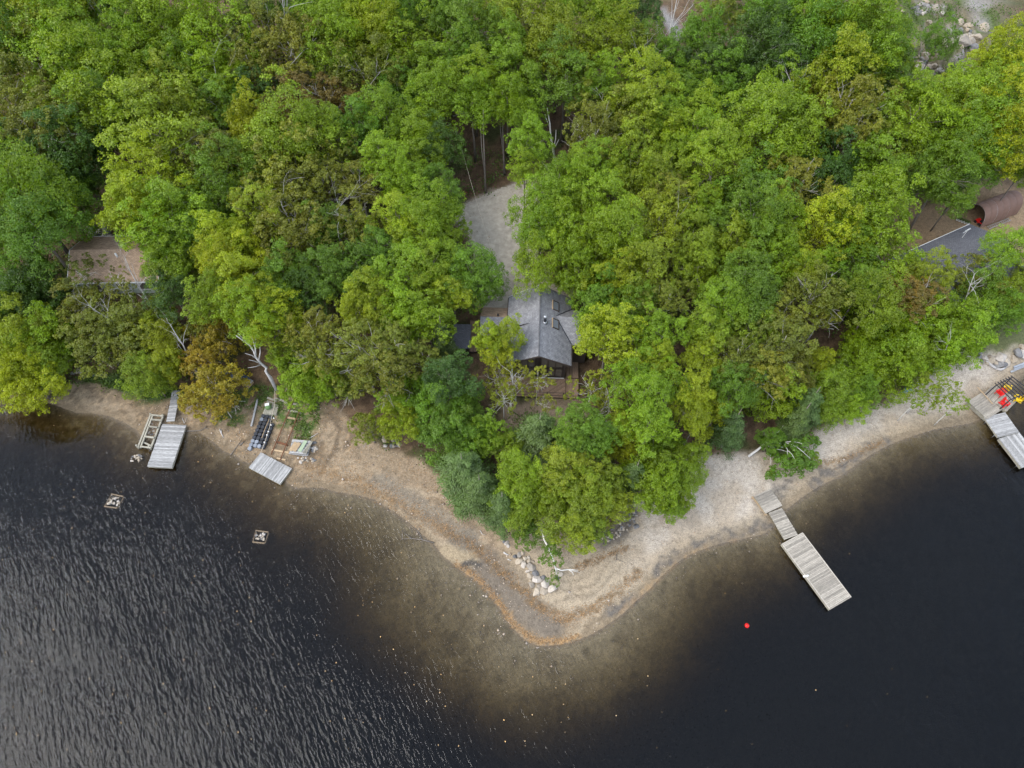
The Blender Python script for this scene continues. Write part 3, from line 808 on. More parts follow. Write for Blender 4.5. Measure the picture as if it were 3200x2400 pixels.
def plant_tree(px, py, rpx, k, label, sp=None, hc=None, dens=None):
    sp = sp or SPEC[k]
    Rr = rpx / FOC * 98.0
    for _ in range(2):
        hcen = hc if hc is not None else (5.6 + 0.75 * Rr) * rng.uniform(0.9, 1.12)
        p = above(px, py, hcen)
        if hc is None and float(shore_d(np.array([p[0]]), np.array([p[1]]))[0]) < 11 and sp != 'pine':
            hcen = max(3.0, 0.95 * Rr); p = above(px, py, hcen)
        dist = math.dist(p + [0, 0, hcen], (0, 0, CAM_H))
        Rr = rpx / FOC * dist * 1.14
    root = empty(NAME[sp], p, 0)
    tag(root, label, {'pine': 'evergreen tree', 'bush': 'shrub'}.get(sp, 'tree'), 'trees of the lakeside wood')
    c = obj('crown', rng.choice(CROWNS[sp]), root)
    c.rotation_euler = (rng.uniform(-0.22, 0.22), rng.uniform(-0.22, 0.22), rng.uniform(0, 6.28))
    if sp == 'pine':
        hh = hcen * 2 * 0.98
        s_ = Rr / 3.3
        c.scale = (s_, s_, max(hh * 0.8, 1.7 * Rr) / 9.0)
        c.location = (0, 0, hcen * 1.08)
        c.rotation_euler = (0, 0, rng.uniform(0, 6.28))
        tr = obj('trunk', TRUNKS['pine'][0], root, scale=(1, 1, hcen * 1.08 * 2 / 10.2))
    else:
        s_ = Rr / RC
        c.scale = (s_ * rng.uniform(0.84, 1.16), s_ * rng.uniform(0.84, 1.16), s_ * rng.uniform(0.85, 1.2))
        c.location = (0, 0, hcen)
        tr = obj('trunk', rng.choice(TRUNKS[sp]), root, rot=(0, 0, rng.uniform(0, 6.28)), scale=(s_, s_, hcen / (2.5 if sp == 'bush' else 10.0)))
    b = np.array(LEAFCOL[k]) * rng.uniform(0.86, 1.14)
    hue = rng.uniform(-0.09, 0.09)
    b = b * np.array([1 + hue, 1, 1 - hue])
    c.color = (*[float(q) for q in b], 1.0)
    return root
for t in trees:
    sp = SPEC[t[3]]
    low = None
    if sp == 'thin': low = 5.0
    if t[1] > 1420: low = 5.2
    if t[1] > 1540: low = 3.6
    if sp == 'pine': low = 4.2 if t[1] > 1200 else 5.0
    plant_tree(*t, labels[id(t)], hc=low)

# ---------------------------------------------------------------- materials of built things
M['shingle'] = simple_mat('grey_shingle', (0.215, 0.21, 0.212), 0.9, 0.40, 2.2, stretch=(1, 1, 1), bump=0.3)
M['shingle_dark'] = simple_mat('slate_shingle', (0.115, 0.115, 0.125), 0.9, 0.30, 7.0, bump=0.3)
M['shingle_brown'] = simple_mat('brown_shingle', (0.36, 0.25, 0.165), 0.9, 0.35, 2.2, bump=0.2)
M['stain'] = simple_mat('dark_stained_wood', (0.06, 0.045, 0.036), 0.8, 0.4, 4, stretch=(1, 1, 0.2))
M['deckwood'] = simple_mat('brown_deck_wood', (0.30, 0.20, 0.135), 0.85, 0.4, 5, stretch=(4, 0.6, 1), per_obj=0.22)
M['dockwood'] = simple_mat('weathered_dock_wood', (0.31, 0.275, 0.225), 0.9, 0.45, 3, stretch=(5, 0.7, 1), per_obj=0.30)
M['dockpale'] = simple_mat('silvered_dock_wood', (0.315, 0.305, 0.29), 0.9, 0.5, 3, stretch=(5, 0.8, 1), per_obj=0.32)
M['timber'] = simple_mat('old_timber', (0.30, 0.275, 0.215), 0.9, 0.4, 4, stretch=(1, 1, 1), per_obj=0.2)
M['newwood'] = simple_mat('tan_wood', (0.38, 0.27, 0.16), 0.85, 0.25, 4, per_obj=0.12)
M['metal_dark'] = simple_mat('black_metal', (0.018, 0.018, 0.022), 0.5, 0.2, 4, spec=0.5)
M['steel'] = simple_mat('steel', (0.42, 0.42, 0.42), 0.35, 0.2, 6, metal=0.8)
M['white'] = simple_mat('white_paint', (0.74, 0.73, 0.70), 0.6, 0.12, 3)
M['pale_green'] = simple_mat('pale_green_siding', (0.47, 0.52, 0.45), 0.7, 0.12, 3)
M['rust'] = simple_mat('rusty_steel', (0.15, 0.062, 0.030), 0.9, 0.5, 8)
M['black_plastic'] = simple_mat('black_plastic', (0.035, 0.037, 0.043), 0.5, 0.35, 5, per_obj=0.3)
M['grey_plastic'] = simple_mat('faded_grey_plastic', (0.20, 0.215, 0.24), 0.5, 0.2, 5, per_obj=0.2)
M['green'] = simple_mat('green_fabric', (0.12, 0.20, 0.07), 0.7, 0.25, 5)
M['sage'] = simple_mat('sage_panel', (0.30, 0.36, 0.24), 0.8, 0.15, 5)
M['blue'] = simple_mat('blue_tarp', (0.065, 0.105, 0.20), 0.55, 0.4, 4)
M['blue_boat'] = simple_mat('blue_plastic', (0.10, 0.22, 0.50), 0.4, 0.2, 3)
M['orange'] = simple_mat('orange_plastic', (0.50, 0.19, 0.02), 0.5, 0.2, 3)
M['red'] = simple_mat('red_plastic', (0.62, 0.015, 0.012), 0.45, 0.12, 3)
M['yellow'] = simple_mat('yellow_plastic', (0.72, 0.48, 0.012), 0.45, 0.12, 3)
M['brown_tarp'] = simple_mat('brown_shelter_cover', (0.165, 0.095, 0.068), 0.65, 0.18, 2)
M['dark_inside'] = simple_mat('unlit_black_cover', (0.03, 0.028, 0.026), 0.9, 0.2, 3)
M['rope'] = simple_mat('pale_rope', (0.55, 0.47, 0.36), 0.9, 0.2, 3)
M['grey_drum'] = simple_mat('grey_plastic_lid', (0.22, 0.25, 0.29), 0.6, 0.15, 4)
M['crib_log'] = simple_mat('sodden_log', (0.17, 0.125, 0.08), 0.9, 0.4, 4)

def glass_mat(name, col=(0.02, 0.022, 0.025), rough=0.04):
    m, nt, out = new_mat(name)
    p = N(nt, 'ShaderNodeBsdfPrincipled', _Roughness=rough)
    p.inputs['Base Color'].default_value = (*col, 1)
    p.inputs['Specular IOR Level'].default_value = 0.6
    nz = N(nt, 'ShaderNodeTexNoise', _Scale=0.8)
    b = N(nt, 'ShaderNodeBump', _Strength=0.05)
    nt.links.new(nz.outputs['Fac'], b.inputs['Height']); nt.links.new(b.outputs[0], p.inputs['Normal'])
    nt.links.new(p.outputs[0], out.inputs['Surface'])
    return m
M['glass'] = glass_mat('window_glass', (0.13, 0.115, 0.095))
M['skylight'] = glass_mat('skylight_glass', (0.16, 0.17, 0.18), 0.1)

# courses of shingles as varied tones and dark joints multiplied into the colour
def add_courses(mat, pitch=0.16, axis_i=1, amt=0.35):
    nt = mat.node_tree
    p = next(n for n in nt.nodes if n.type == 'BSDF_PRINCIPLED')
    tc = N(nt, 'ShaderNodeTexCoord')
    br = N(nt, 'ShaderNodeTexBrick', _Scale=1.0, _Mortar_Size=0.012, _Row_Height=pitch, _Brick_Width=0.34)
    br.inputs['Color1'].default_value = (1.15, 1.15, 1.15, 1); br.inputs['Color2'].default_value = (0.86, 0.86, 0.88, 1); br.inputs['Mortar'].default_value = (0.5, 0.5, 0.5, 1)
    nt.links.new(tc.outputs['UV'], br.inputs['Vector'])
    src = p.inputs['Base Color'].links[0].from_socket
    mu = N(nt, 'ShaderNodeVectorMath', operation='MULTIPLY')
    nt.links.new(src, mu.inputs[0]); nt.links.new(br.outputs['Color'], mu.inputs[1])
    nt.links.new(mu.outputs[0], p.inputs['Base Color'])
for k_ in ('shingle', 'shingle_dark', 'shingle_brown'): add_courses(M[k_])

def roof_plane(name, pts, t, mat, parent):
    """A roof slope of thickness t; u runs along its eave (first edge), v up the slope."""
    mb = MB().slab(pts, t)
    me = mb.mesh(name, mat)
    uv = me.uv_layers.new(name='UVMap')
    a, b = Vector(pts[0]), Vector(pts[1])
    u = (b - a).normalized()
    nrm = (b - a).cross(Vector(pts[2]) - a).normalized()
    v = nrm.cross(u)
    for lp in me.loops:
        q = Vector(me.vertices[lp.vertex_index].co) - a
        uv.data[lp.index].uv = (q.dot(u), q.dot(v))
    return obj(name, me, parent)

def rect_px(c, z):
    """Corners start-left, start-right, end-right, end-left -> origin (start-left), heading, length, width."""
    A, B, C_, D = [site(*p, z) for p in c]
    mid0, mid1 = (A + B) / 2, (D + C_) / 2
    d = mid1 - mid0
    Lg = float(np.hypot(d[0], d[1]))
    rz = math.atan2(d[1], d[0])
    Wd = float((np.linalg.norm(B - A) + np.linalg.norm(C_ - D)) / 2)
    return mid0, rz, Lg, Wd

def plank_platform(name, c, z, pw, mat, label, cat, group, thick=0.04, along=False, fascia=True, drop=0.3, legs=False, edge_boards=False, frame_mat=None, seed=1):
    """A deck of single planks on a frame. Local x runs along it."""
    o, rz, Lg, Wd = rect_px(c, z)
    rg = random.Random(seed)
    root = empty(name, (o[0], o[1], z), rz)
    tag(root, label, cat, group)
    span = Wd if along else Lg
    n = max(3, round(span / pw))
    st = span / n
    w = st - 0.02
    me = MB().box((0, 0, -thick / 2), ((Lg if along else w), (w if along else Wd), thick)).mesh('plank', M[mat])
    for i in range(n):
        q = (i + 0.5) * st
        p_ = (Lg / 2 + rg.uniform(-0.02, 0.02), q - Wd / 2, rg.uniform(-0.006, 0.006)) if along else (q, rg.uniform(-0.025, 0.025), rg.uniform(-0.006, 0.006))
        obj('plank', me, root, p_, (rg.uniform(-0.004, 0.004), rg.uniform(-0.004, 0.004), rg.uniform(-0.004, 0.004)))
    fm = frame_mat or 'timber'
    if fascia:
        y = Wd / 2 - 0.05
        for s in (-1, 1): MB().box((Lg / 2, s * y, -thick - drop / 2 - 0.004), (Lg - 0.04, 0.07, drop)).build('side_beam', M[fm], root)
        for q in (0.06, Lg - 0.06): MB().box((q, 0, -thick - drop / 2 - 0.004), (0.07, Wd - 0.18, drop)).build('end_beam', M[fm], root)
    if edge_boards:
        for s in (-1, 1): MB().box((Lg / 2, s * (Wd / 2 - 0.06), 0.022), (Lg - 0.1, 0.12, 0.022)).build('edge_board', M[mat], root)
    if legs:
        for q in (0.5, Lg - 0.5):
            for s in (-1, 1):
                w_ = root.matrix_world if False else None
                wx = o[0] + math.cos(rz) * q - math.sin(rz) * s * (Wd / 2 - 0.14)
                wy = o[1] + math.sin(rz) * q + math.cos(rz) * s * (Wd / 2 - 0.14)
                zb = min(tz(wx, wy), z - 0.3) - 0.05
                MB().tube([(q, s * (Wd / 2 - 0.14), zb - z), (q, s * (Wd / 2 - 0.14), -thick - 0.01)], 0.05, 8).build('leg', M['steel'], root, True)
    return root, Lg, Wd, rz

# ---------------------------------------------------------------- the cabin on the point
def clip_poly(poly, nx_, ny_, c):
    out = []
    for i in range(len(poly)):
        a, b = poly[i], poly[(i + 1) % len(poly)]
        da, db = a[0] * nx_ + a[1] * ny_ - c, b[0] * nx_ + b[1] * ny_ - c
        if da <= 0: out.append(a)
        if da * db < 0:
            t = da / (da - db)
            out.append((a[0] + (b[0] - a[0]) * t, a[1] + (b[1] - a[1]) * t))
    return out

CZ = 2.6
cab = empty('cabin', (3.0, 45.0, CZ), R(-2.4))
tag(cab, 'grey shingled cabin with dark glazed gable and two skylights on the point', 'cabin')
EZ, RZ, HW, LEN = 7.0 - CZ, 9.45 - CZ, 3.8, 9.9
def slope_z(x): return RZ - (RZ - EZ) * abs(x) / HW
roof = empty('roof', (0, 0, 0)); roof.parent = cab
roof_plane('roof_slope', [(-HW, LEN, EZ), (-HW, 0.1, EZ), (-0.02, -0.35, RZ), (-0.02, LEN, RZ)], 0.16, M['shingle'], roof)
roof_plane('roof_slope', [(HW, 0.1, EZ), (HW, LEN, EZ), (0.02, LEN, RZ), (0.02, -0.35, RZ)], 0.16, M['shingle'], roof)
MB().tube([(0, -0.36, RZ + 0.0), (0, LEN, RZ + 0.0)], 0.09, 6).build('ridge_cap', M['shingle'], roof)
for s in (-1, 1):
    MB().beam((s * HW, 0.08, EZ - 0.16), (s * 0.03, -0.37, RZ - 0.16), 0.05, 0.24).build('barge_board', M['stain'], roof)
    MB().beam((s * HW, LEN + 0.03, EZ - 0.1), (s * 0.03, LEN + 0.03, RZ - 0.1), 0.04, 0.16).build('barge_board', M['white'] if s < 0 else M['stain'], roof)
    MB().box((s * (HW + 0.05), LEN / 2, EZ - 0.12), (0.1, LEN - 0.2, 0.09)).build('gutter', M['stain'], roof)
# walls
WX, Y0, Y1 = 3.3, 1.15, 9.4
def gable(y, t):
    mb = MB()
    zt = slope_z(WX) - 0.2
    ring = [(-WX, 0), (WX, 0), (WX, zt), (0, slope_z(0) - 0.2), (-WX, zt)]
    v = [(x, y, z) for x, z in ring] + [(x, y + t, z) for x, z in ring]
    return mb.add(v, [(0, 1, 2, 3, 4), (9, 8, 7, 6, 5)] + [(i, i + 5, (i + 1) % 5 + 5, (i + 1) % 5) for i in range(5)])
gable(Y0, 0.14).build('front_wall', M['stain'], cab)
gable(Y1 - 0.14, 0.14).build('back_wall', M['stain'], cab)
for s in (-1, 1):
    MB().box((s * (WX - 0.07), (Y0 + Y1) / 2, (slope_z(WX) - 0.22) / 2), (0.13, Y1 - Y0 - 0.3, slope_z(WX) - 0.22)).build('side_wall', M['stain'], cab)
def window(x0, x1, z0, z1l, z1r, y, parent):
    """Glazed panel with a frame; the head may slope."""
    f = empty('window', (0, 0, 0)); f.parent = parent
    ring = [(x0, z0), (x1, z0), (x1, z1r), (x0, z1l)]
    v = [(x, y - 0.02, z) for x, z in ring] + [(x, y + 0.01, z) for x, z in ring]
    MB().add(v, [(0, 1, 2, 3), (7, 6, 5, 4)] + [(i, i + 4, (i + 1) % 4 + 4, (i + 1) % 4) for i in range(4)]).build('pane', M['glass'], f)
    for (a, b) in zip(ring, ring[1:] + ring[:1]):
        MB().beam((a[0], y - 0.05, a[1]), (b[0], y - 0.05, b[1]), 0.07, 0.07).build('frame', M['timber'] if False else M['stain'], f)
for x0, x1 in ((0.35, 1.15), (1.22, 2.02), (2.09, 2.89), (-1.15, -0.35), (-2.02, -1.22), (-2.89, -2.09)):
    window(x0, x1, 0.55, 2.15, 2.15, Y0 - 0.02, cab)
    a, b = slope_z(x0) - 0.75, slope_z(x1) - 0.75
    window(x0, x1, 2.45, a, b, Y0 - 0.02, cab)
MB().box((1.7, Y0 - 0.06, 0.13), (3.0, 0.07, 0.09)).build('sill_trim', M['white'], cab)
MB().box((0, Y0 - 0.1, 2.4), (0.22, 0.2, 4.4)).build('king_post', M['stain'], cab)
# skylights on the east slope
def on_slope(px_, py_):
    """Picture point on the cabin's east roof slope, in the cabin's own axes."""
    rz_ = R(-2.4)
    lo, hi = CZ + EZ - 1, CZ + RZ + 1
    for _ in range(40):
        mid = (lo + hi) / 2
        p = site(px_, py_, mid) - np.array([3.0, 45.0, 0])
        x = p[0] * math.cos(-rz_) - p[1] * math.sin(-rz_); y = p[0] * math.sin(-rz_) + p[1] * math.cos(-rz_)
        if mid - CZ > slope_z(x): hi = mid
        else: lo = mid
    return x, y, mid - CZ
ang = math.atan2(RZ - EZ, HW)
for (px_, py_) in ((1735.5, 956.5), (1735.0, 1013.0)):
    x, y, z = on_slope(px_, py_)
    sk = empty('skylight', (x, y, z)); sk.parent = cab; sk.rotation_euler = (0, ang, 0)
    for s in (-1, 1):
        MB().box((s * 0.44, 0, 0.06), (0.08, 1.36, 0.16)).build('frame', M['newwood' if s < 0 else 'stain'], sk)
        MB().box((0, s * 0.64, 0.06), (0.8, 0.08, 0.15)).build('frame', M['stain'], sk)
    MB().box((0, 0, 0.05), (0.78, 1.18, 0.05)).build('pane', M['skylight'], sk)
x, y, z = on_slope(1703, 1007)
ch = empty('flue_pipe', (x, y, z)); ch.parent = cab
MB().tube([(0, 0, -0.3), (0, 0, 1.0)], 0.15, 12).build('pipe', M['metal_dark'], ch, True)
MB().tube([(0, 0, 0.02), (0, 0, 0.14)], [0.34, 0.17], 12).build('flashing', M['steel'], ch, True)
MB().tube([(0, 0, 1.0), (0, 0, 1.08), (0, 0, 1.2)], [0.2, 0.22, 0.14], 12).build('cap', M['steel'], ch, True)
# east cross gable
gx0, gy0, gz0 = on_slope(1739, 989)
yl0 = on_slope(1776, 1073)[1]; yl1 = on_slope(1775, 964)[1]
yl0, yl1 = min(yl0, gy0 - 2.0), max(yl1, gy0 + 1.6)
hw2 = ((yl1 - yl0) / 2)
xe = HW + 2.3
ze = slope_z(HW) + 0.05
wing = empty('east_wing', (0, 0, 0)); wing.parent = cab
roof_plane('roof_slope', [(HW - 0.1, yl0, ze - 0.02), (xe, yl0, ze - 0.3), (xe, gy0, gz0), (gx0 - 0.15, gy0, gz0 + 0.02)], 0.14, M['shingle'], wing)
roof_plane('roof_slope', [(xe, yl1, ze - 0.3), (HW - 0.1, yl1, ze - 0.02), (gx0 - 0.15, gy0 + 0.01, gz0 + 0.02), (xe, gy0 + 0.01, gz0)], 0.14, M['shingle'], wing)
MB().box(((WX + xe - 0.4) / 2 + 0.02, (yl0 + yl1) / 2, (ze - 0.5) / 2), (xe - 0.4 - WX, yl1 - yl0 - 0.9, ze - 0.5)).build('wall', M['stain'], wing)
MB().beam((gx0 - 0.1, gy0 - 0.05, gz0 + 0.03), (HW + 0.02, yl0, ze + 0.03), 0.09, 0.05).build('valley', M['metal_dark'], wing)
MB().beam((gx0 - 0.1, gy0 + 0.06, gz0 + 0.03), (HW + 0.02, yl1, ze + 0.03), 0.09, 0.05).build('valley', M['metal_dark'], wing)
# west wing, lower
ww = empty('west_wing', (0, 0, 0)); ww.parent = cab
yw, dw_, zr2, ze2 = 7.0, 2.3, 6.7 - CZ, 5.55 - CZ
roof_plane('roof_slope', [(-7.1, yw - dw_, ze2), (-3.25, yw - dw_, ze2), (-3.25, yw, zr2), (-7.1, yw, zr2)], 0.14, M['shingle'], ww)
roof_plane('roof_slope', [(-3.25, yw + dw_, ze2), (-7.1, yw + dw_, ze2), (-7.1, yw + 0.01, zr2), (-3.25, yw + 0.01, zr2)], 0.14, M['shingle_brown'], ww)
MB().box((-5.0, yw, (ze2 - 0.2) / 2), (3.3, dw_ * 2 - 0.8, ze2 - 0.2)).build('wall', M['stain'], ww)
MB().tube([(-5.0, yw + 0.25, zr2 - 0.2), (-5.0, yw + 0.25, zr2 + 0.22)], 0.11, 8).build('roof_vent', M['metal_dark'], ww, True)
# small shed dormer on the west slope
dm = empty('dormer', (0, 0, 0)); dm.parent = cab
ya = 4.7
roof_plane('roof_slope', [(-3.2, ya, slope_z(3.2) + 0.55), (-3.2, ya + 2.0, slope_z(3.2) + 0.12), (-0.9, ya + 2.0, slope_z(0.9) + 0.02), (-0.9, ya, slope_z(0.9) + 0.03)], 0.06, M['shingle'], dm)
MB().add([(-3.15, ya + 0.05, slope_z(3.15) - 0.05), (-0.9, ya + 0.05, slope_z(0.9) - 0.05), (-0.9, ya + 0.05, slope_z(0.9) + 0.0), (-3.15, ya + 0.05, slope_z(3.15) + 0.48),
          (-3.15, ya + 0.12, slope_z(3.15) - 0.05), (-0.9, ya + 0.12, slope_z(0.9) - 0.05), (-0.9, ya + 0.12, slope_z(0.9) + 0.0), (-3.15, ya + 0.12, slope_z(3.15) + 0.48)],
         [(0, 1, 2, 3), (7, 6, 5, 4), (0, 4, 5, 1), (1, 5, 6, 2), (2, 6, 7, 3), (3, 7, 4, 0)]).build('cheek', M['stain'], dm)
# deck round the front and the east side
dk = empty('deck', (0, 0, 0)); dk.parent = cab
DX0, DX1, DY0, DZ = -4.6, 4.95, -1.6, 0.10
for i in range(12):
    w = (DX1 - 3.4) / 12
    MB().box((3.4 + (i + 0.5) * w, (Y0 + 8.6) / 2 + 0.05, DZ - 0.02), (w - 0.014, 8.6 - Y0 - 0.1, 0.04)).build('deck_board', M['deckwood'], dk)
ct, st_ = math.cos(R(38)), math.sin(R(38))
for i in range(-60, 70):
    c0 = i * 0.16
    # a board whose length runs at 38 degrees across the front deck
    big = 14
    p0 = (-st_ * c0, ct * c0)
    poly = [(p0[0] - ct * big, p0[1] - st_ * big), (p0[0] + ct * big, p0[1] + st_ * big),
            (p0[0] + ct * big - st_ * 0.146, p0[1] + st_ * big + ct * 0.146), (p0[0] - ct * big - st_ * 0.146, p0[1] - st_ * big + ct * 0.146)]
    for cl in ((-1, 0, -DX0), (1, 0, 3.36), (0, -1, -DY0), (0, 1, Y0 - 0.06)):
        poly = clip_poly(poly, *cl)
        if len(poly) < 3: break
    if len(poly) >= 3:
        MB().slab([(q[0], q[1], DZ) for q in poly], 0.04).build('deck_board', M['deckwood'], dk)
for i in range(12):
    w = (DX1 - 3.4) / 12
    MB().box((3.4 + (i + 0.5) * w, (DY0 + Y0) / 2 - 0.01, DZ - 0.02), (w - 0.014, Y0 - DY0 - 0.04, 0.04)).build('deck_board', M['deckwood'], dk)
MB().box(((DX0 + DX1) / 2, DY0 + 0.04, DZ - 0.16), (DX1 - DX0, 0.06, 0.22)).build('rim_joist', M['stain'], dk)
MB().box((DX1 - 0.04, 3.5, DZ - 0.16), (0.06, 10.0, 0.22)).build('rim_joist', M['stain'], dk)
for x in (-4.5, -2.6, -0.7, 1.2, 3.1, 4.85):
    wz = tz(3.0 + x, 45.0 + DY0) - CZ
    MB().box((x, DY0 + 0.14, (DZ - 0.06 + wz - 0.3) / 2), (0.14, 0.14, DZ - 0.06 - wz + 0.3)).build('post', M['stain'], dk)
    MB().box((x, DY0 + 0.06, DZ + 0.5), (0.09, 0.09, 1.0)).build('rail_post', M['stain'], dk)
for z in (0.35, 0.95): MB().box(((DX0 + DX1) / 2, DY0 + 0.06, DZ + z), (DX1 - DX0 - 0.1, 0.035, 0.035)).build('rail_bar', M['metal_dark'], dk)

# shed with a walkway west of the cabin
sh = empty('shed', site(1447, 1045, 4.6) * [1, 1, 0] + [0, 0, 2.6], R(-2))
tag(sh, 'small grey-roofed shed with open black front, left of the cabin', 'shed')
roof_plane('roof', [(-1.25, -1.9, 1.75), (0.95, -1.9, 1.75), (0.95, 1.4, 2.2), (-1.25, 1.4, 2.2)], 0.12, M['shingle_dark'], sh)
for x in (-1.05, 0.75): MB().box((x, -0.2, 0.78), (0.1, 3.0, 1.6)).build('wall', M['stain'], sh)
MB().box((-0.15, 1.15, 0.95), (1.7, 0.1, 1.9)).build('wall', M['stain'], sh)
MB().box((-0.15, -0.2, 0.05), (1.68, 2.6, 0.1)).build('floor', M['stain'], sh)
plank_platform('walkway', [(1470, 1002), (1498, 1002), (1491, 1098), (1462, 1098)], 3.0, 0.14, 'deckwood', 'brown board walkway between the shed and the cabin', 'walkway', None, along=True, drop=0.35, frame_mat='stain')

# ---------------------------------------------------------------- neighbours' houses
hb = empty('house', (-50.0, 61.8, 3.6), R(1.5))
tag(hb, 'brown-roofed house with pale green walls among the west trees', 'house')
roof_plane('roof_slope', [(-5.6, -3.9, 2.8), (5.6, -3.9, 2.8), (5.6, 0, 4.5), (-5.6, 0, 4.5)], 0.16, M['shingle_brown'], hb)
roof_plane('roof_slope', [(5.6, 3.9, 2.8), (-5.6, 3.9, 2.8), (-5.6, 0.01, 4.5), (5.6, 0.01, 4.5)], 0.16, M['shingle_brown'], hb)
for s in (-1, 1):
    MB().box((0, s * 3.4, 1.35), (10.4, 0.14, 2.7)).build('wall', M['pale_green'], hb)
    v = [(s * 5.13, -3.3, 0), (s * 5.13, 3.3, 0), (s * 5.13, 3.3, 2.85), (s * 5.13, 0, 4.2), (s * 5.13, -3.3, 2.85)]
    v2 = [(s * 5.27, *q[1:]) for q in v]
    MB().add(v + v2, [(0, 1, 2, 3, 4), (9, 8, 7, 6, 5)] + [(i, i + 5, (i + 1) % 5 + 5, (i + 1) % 5) for i in range(5)]).build('wall', M['pale_green'], hb)
    MB().box((0, s * 3.96, 2.68), (11.3, 0.06, 0.18)).build('fascia', M['white'], hb)
    MB().beam((s * 5.66, -3.9, 2.72), (s * 5.66, 0, 4.42), 0.06, 0.18).build('barge_board', M['white'], hb)
    MB().beam((s * 5.66, 3.9, 2.72), (s * 5.66, 0, 4.42), 0.06, 0.18).build('barge_board', M['white'], hb)
for x in (-3.0, 0.6, 3.2):
    f = empty('window', (x, -3.5, 1.5)); f.parent = hb
    MB().box((0, 0, 0), (1.5, 0.06, 1.2)).build('pane', M['glass'], f)
    for s in (-1, 1):
        MB().box((s * 0.79, -0.02, 0), (0.09, 0.1, 1.36)).build('frame', M['white'], f)
        MB().box((0, -0.02, s * 0.64), (1.48, 0.1, 0.09)).build('frame', M['white'], f)
MB().tube([(0.4, -0.9, 3.9), (0.4, -0.9, 4.7)], 0.12, 8).build('roof_vent', M['white'], hb, True)

A_, B_ = site(2770, 816, 6.4), site(3032, 700, 6.4)
hd = math.atan2(B_[1] - A_[1], B_[0] - A_[0])
hl = float(np.hypot(*(B_ - A_)[:2]))
hr = empty('house', (A_[0], A_[1], 3.6), hd)
tag(hr, 'slate grey gable-roofed house with white fascia among the east trees', 'house')
D2, ez3, rz3 = 5.0, 2.8, 4.6
roof_plane('roof_slope', [(hl, 0, ez3), (0, 0, ez3), (0, -D2, rz3), (hl, -D2, rz3)], 0.16, M['shingle_dark'], hr)
roof_plane('roof_slope', [(0, -2 * D2, ez3), (hl, -2 * D2, ez3), (hl, -D2 - 0.01, rz3), (0, -D2 - 0.01, rz3)], 0.16, M['shingle_dark'], hr)
MB().box((hl / 2, 0.04, ez3 - 0.1), (hl, 0.06, 0.18)).build('fascia', M['white'], hr)
MB().box((hl / 2, -2 * D2 - 0.04, ez3 - 0.1), (hl, 0.06, 0.18)).build('fascia', M['white'], hr)
for y in (-0.5, -2 * D2 + 0.5): MB().box((hl / 2, y, 1.3), (hl - 1.0, 0.14, 2.6)).build('wall', M['white'], hr)
for x in (0.5, hl - 0.5):
    v = [(x, -0.6, 0), (x, -2 * D2 + 0.6, 0), (x, -2 * D2 + 0.6, 2.75), (x, -D2, 4.3), (x, -0.6, 2.75)]
    v2 = [(q[0] + 0.14, q[1], q[2]) for q in v]
    MB().add(v + v2, [(0, 1, 2, 3, 4), (9, 8, 7, 6, 5)] + [(i, i + 5, (i + 1) % 5 + 5, (i + 1) % 5) for i in range(5)]).build('wall', M['white'], hr)
for x, y in ((hl * 0.45, -3.0), (hl * 0.86, -3.9)):
    zz = ez3 + (rz3 - ez3) * (-y / D2)
    MB().tube([(x, y, zz - 0.1), (x, y, zz + 0.5)], 0.07, 8).build('vent_pipe', M['metal_dark'], hr, True)
an = empty('antenna', (hl * 0.76, -1.6, ez3 + 0.55)); an.parent = hr
MB().tube([(0, 0, 0), (0, 0, 1.5)], 0.03, 6).build('mast', M['white'], an)
for z, l in ((1.45, 0.5), (1.2, 0.7)): MB().tube([(-l, 0, z), (l, 0.1, z)], 0.025, 5).build('arm', M['white'], an)

# arched shelter
qa, qb = ground(2999, 682), ground(3071, 698)
qc = ground(3168, 660)
ax = unit(np.array([qc[0] - qb[0], qc[1] - qb[1]]))
qw = float(np.hypot(*(qb - qa)[:2]))
ql = 6.8
qrz = math.atan2(ax[1], ax[0])
qm = (qa + qb) / 2
qs = empty('shelter', (qm[0], qm[1], tz(qm[0], qm[1])), qrz)
tag(qs, 'brown arched fabric shelter with a dark open end', 'shelter')
hwq, hq = qw / 2 * 0.98, 2.6
prof = [(-hwq * math.cos(t) * (1.0), hq * math.sin(t) ** 0.75) for t in np.linspace(0, math.pi, 17)]
nseg = 6
for i in range(nseg):
    x0, x1 = ql * i / nseg, ql * (i + 1) / nseg - 0.02
    v, f = [], []
    for (x, k) in ((x0, 1.0), ((x0 + x1) / 2, 1.035), (x1, 1.0)):
        v += [(x, y * k, z * k) for y, z in prof]
    for r_ in range(2):
        for j in range(16): f.append((r_ * 17 + j, r_ * 17 + j + 1, (r_ + 1) * 17 + j + 1, (r_ + 1) * 17 + j))
    MB().add(v, f).build('cover_panel', M['brown_tarp'], qs, True)
v = [(ql - 0.03, y * 0.99, z * 0.99) for y, z in prof]
MB().add(v + [(q[0] + 0.03, q[1], q[2]) for q in v], [tuple(range(17)), tuple(range(33, 16, -1))]).build('end_panel', M['brown_tarp'], qs)
for i in range(4):
    MB().tube([(0.05 + i * 2.2, y * 0.985, z * 0.985) for y, z in prof], 0.04, 5).build('rib', M['steel'], qs)
def thing_box(name, loc, parts, label, cat, rz=0.0, group=None):
    r_ = empty(name, loc, rz); tag(r_, label, cat, group)
    for nm, c, d, mt in parts: MB().box(c, d).build(nm, M[mt], r_)
    return r_
gg = ground(3058, 698)
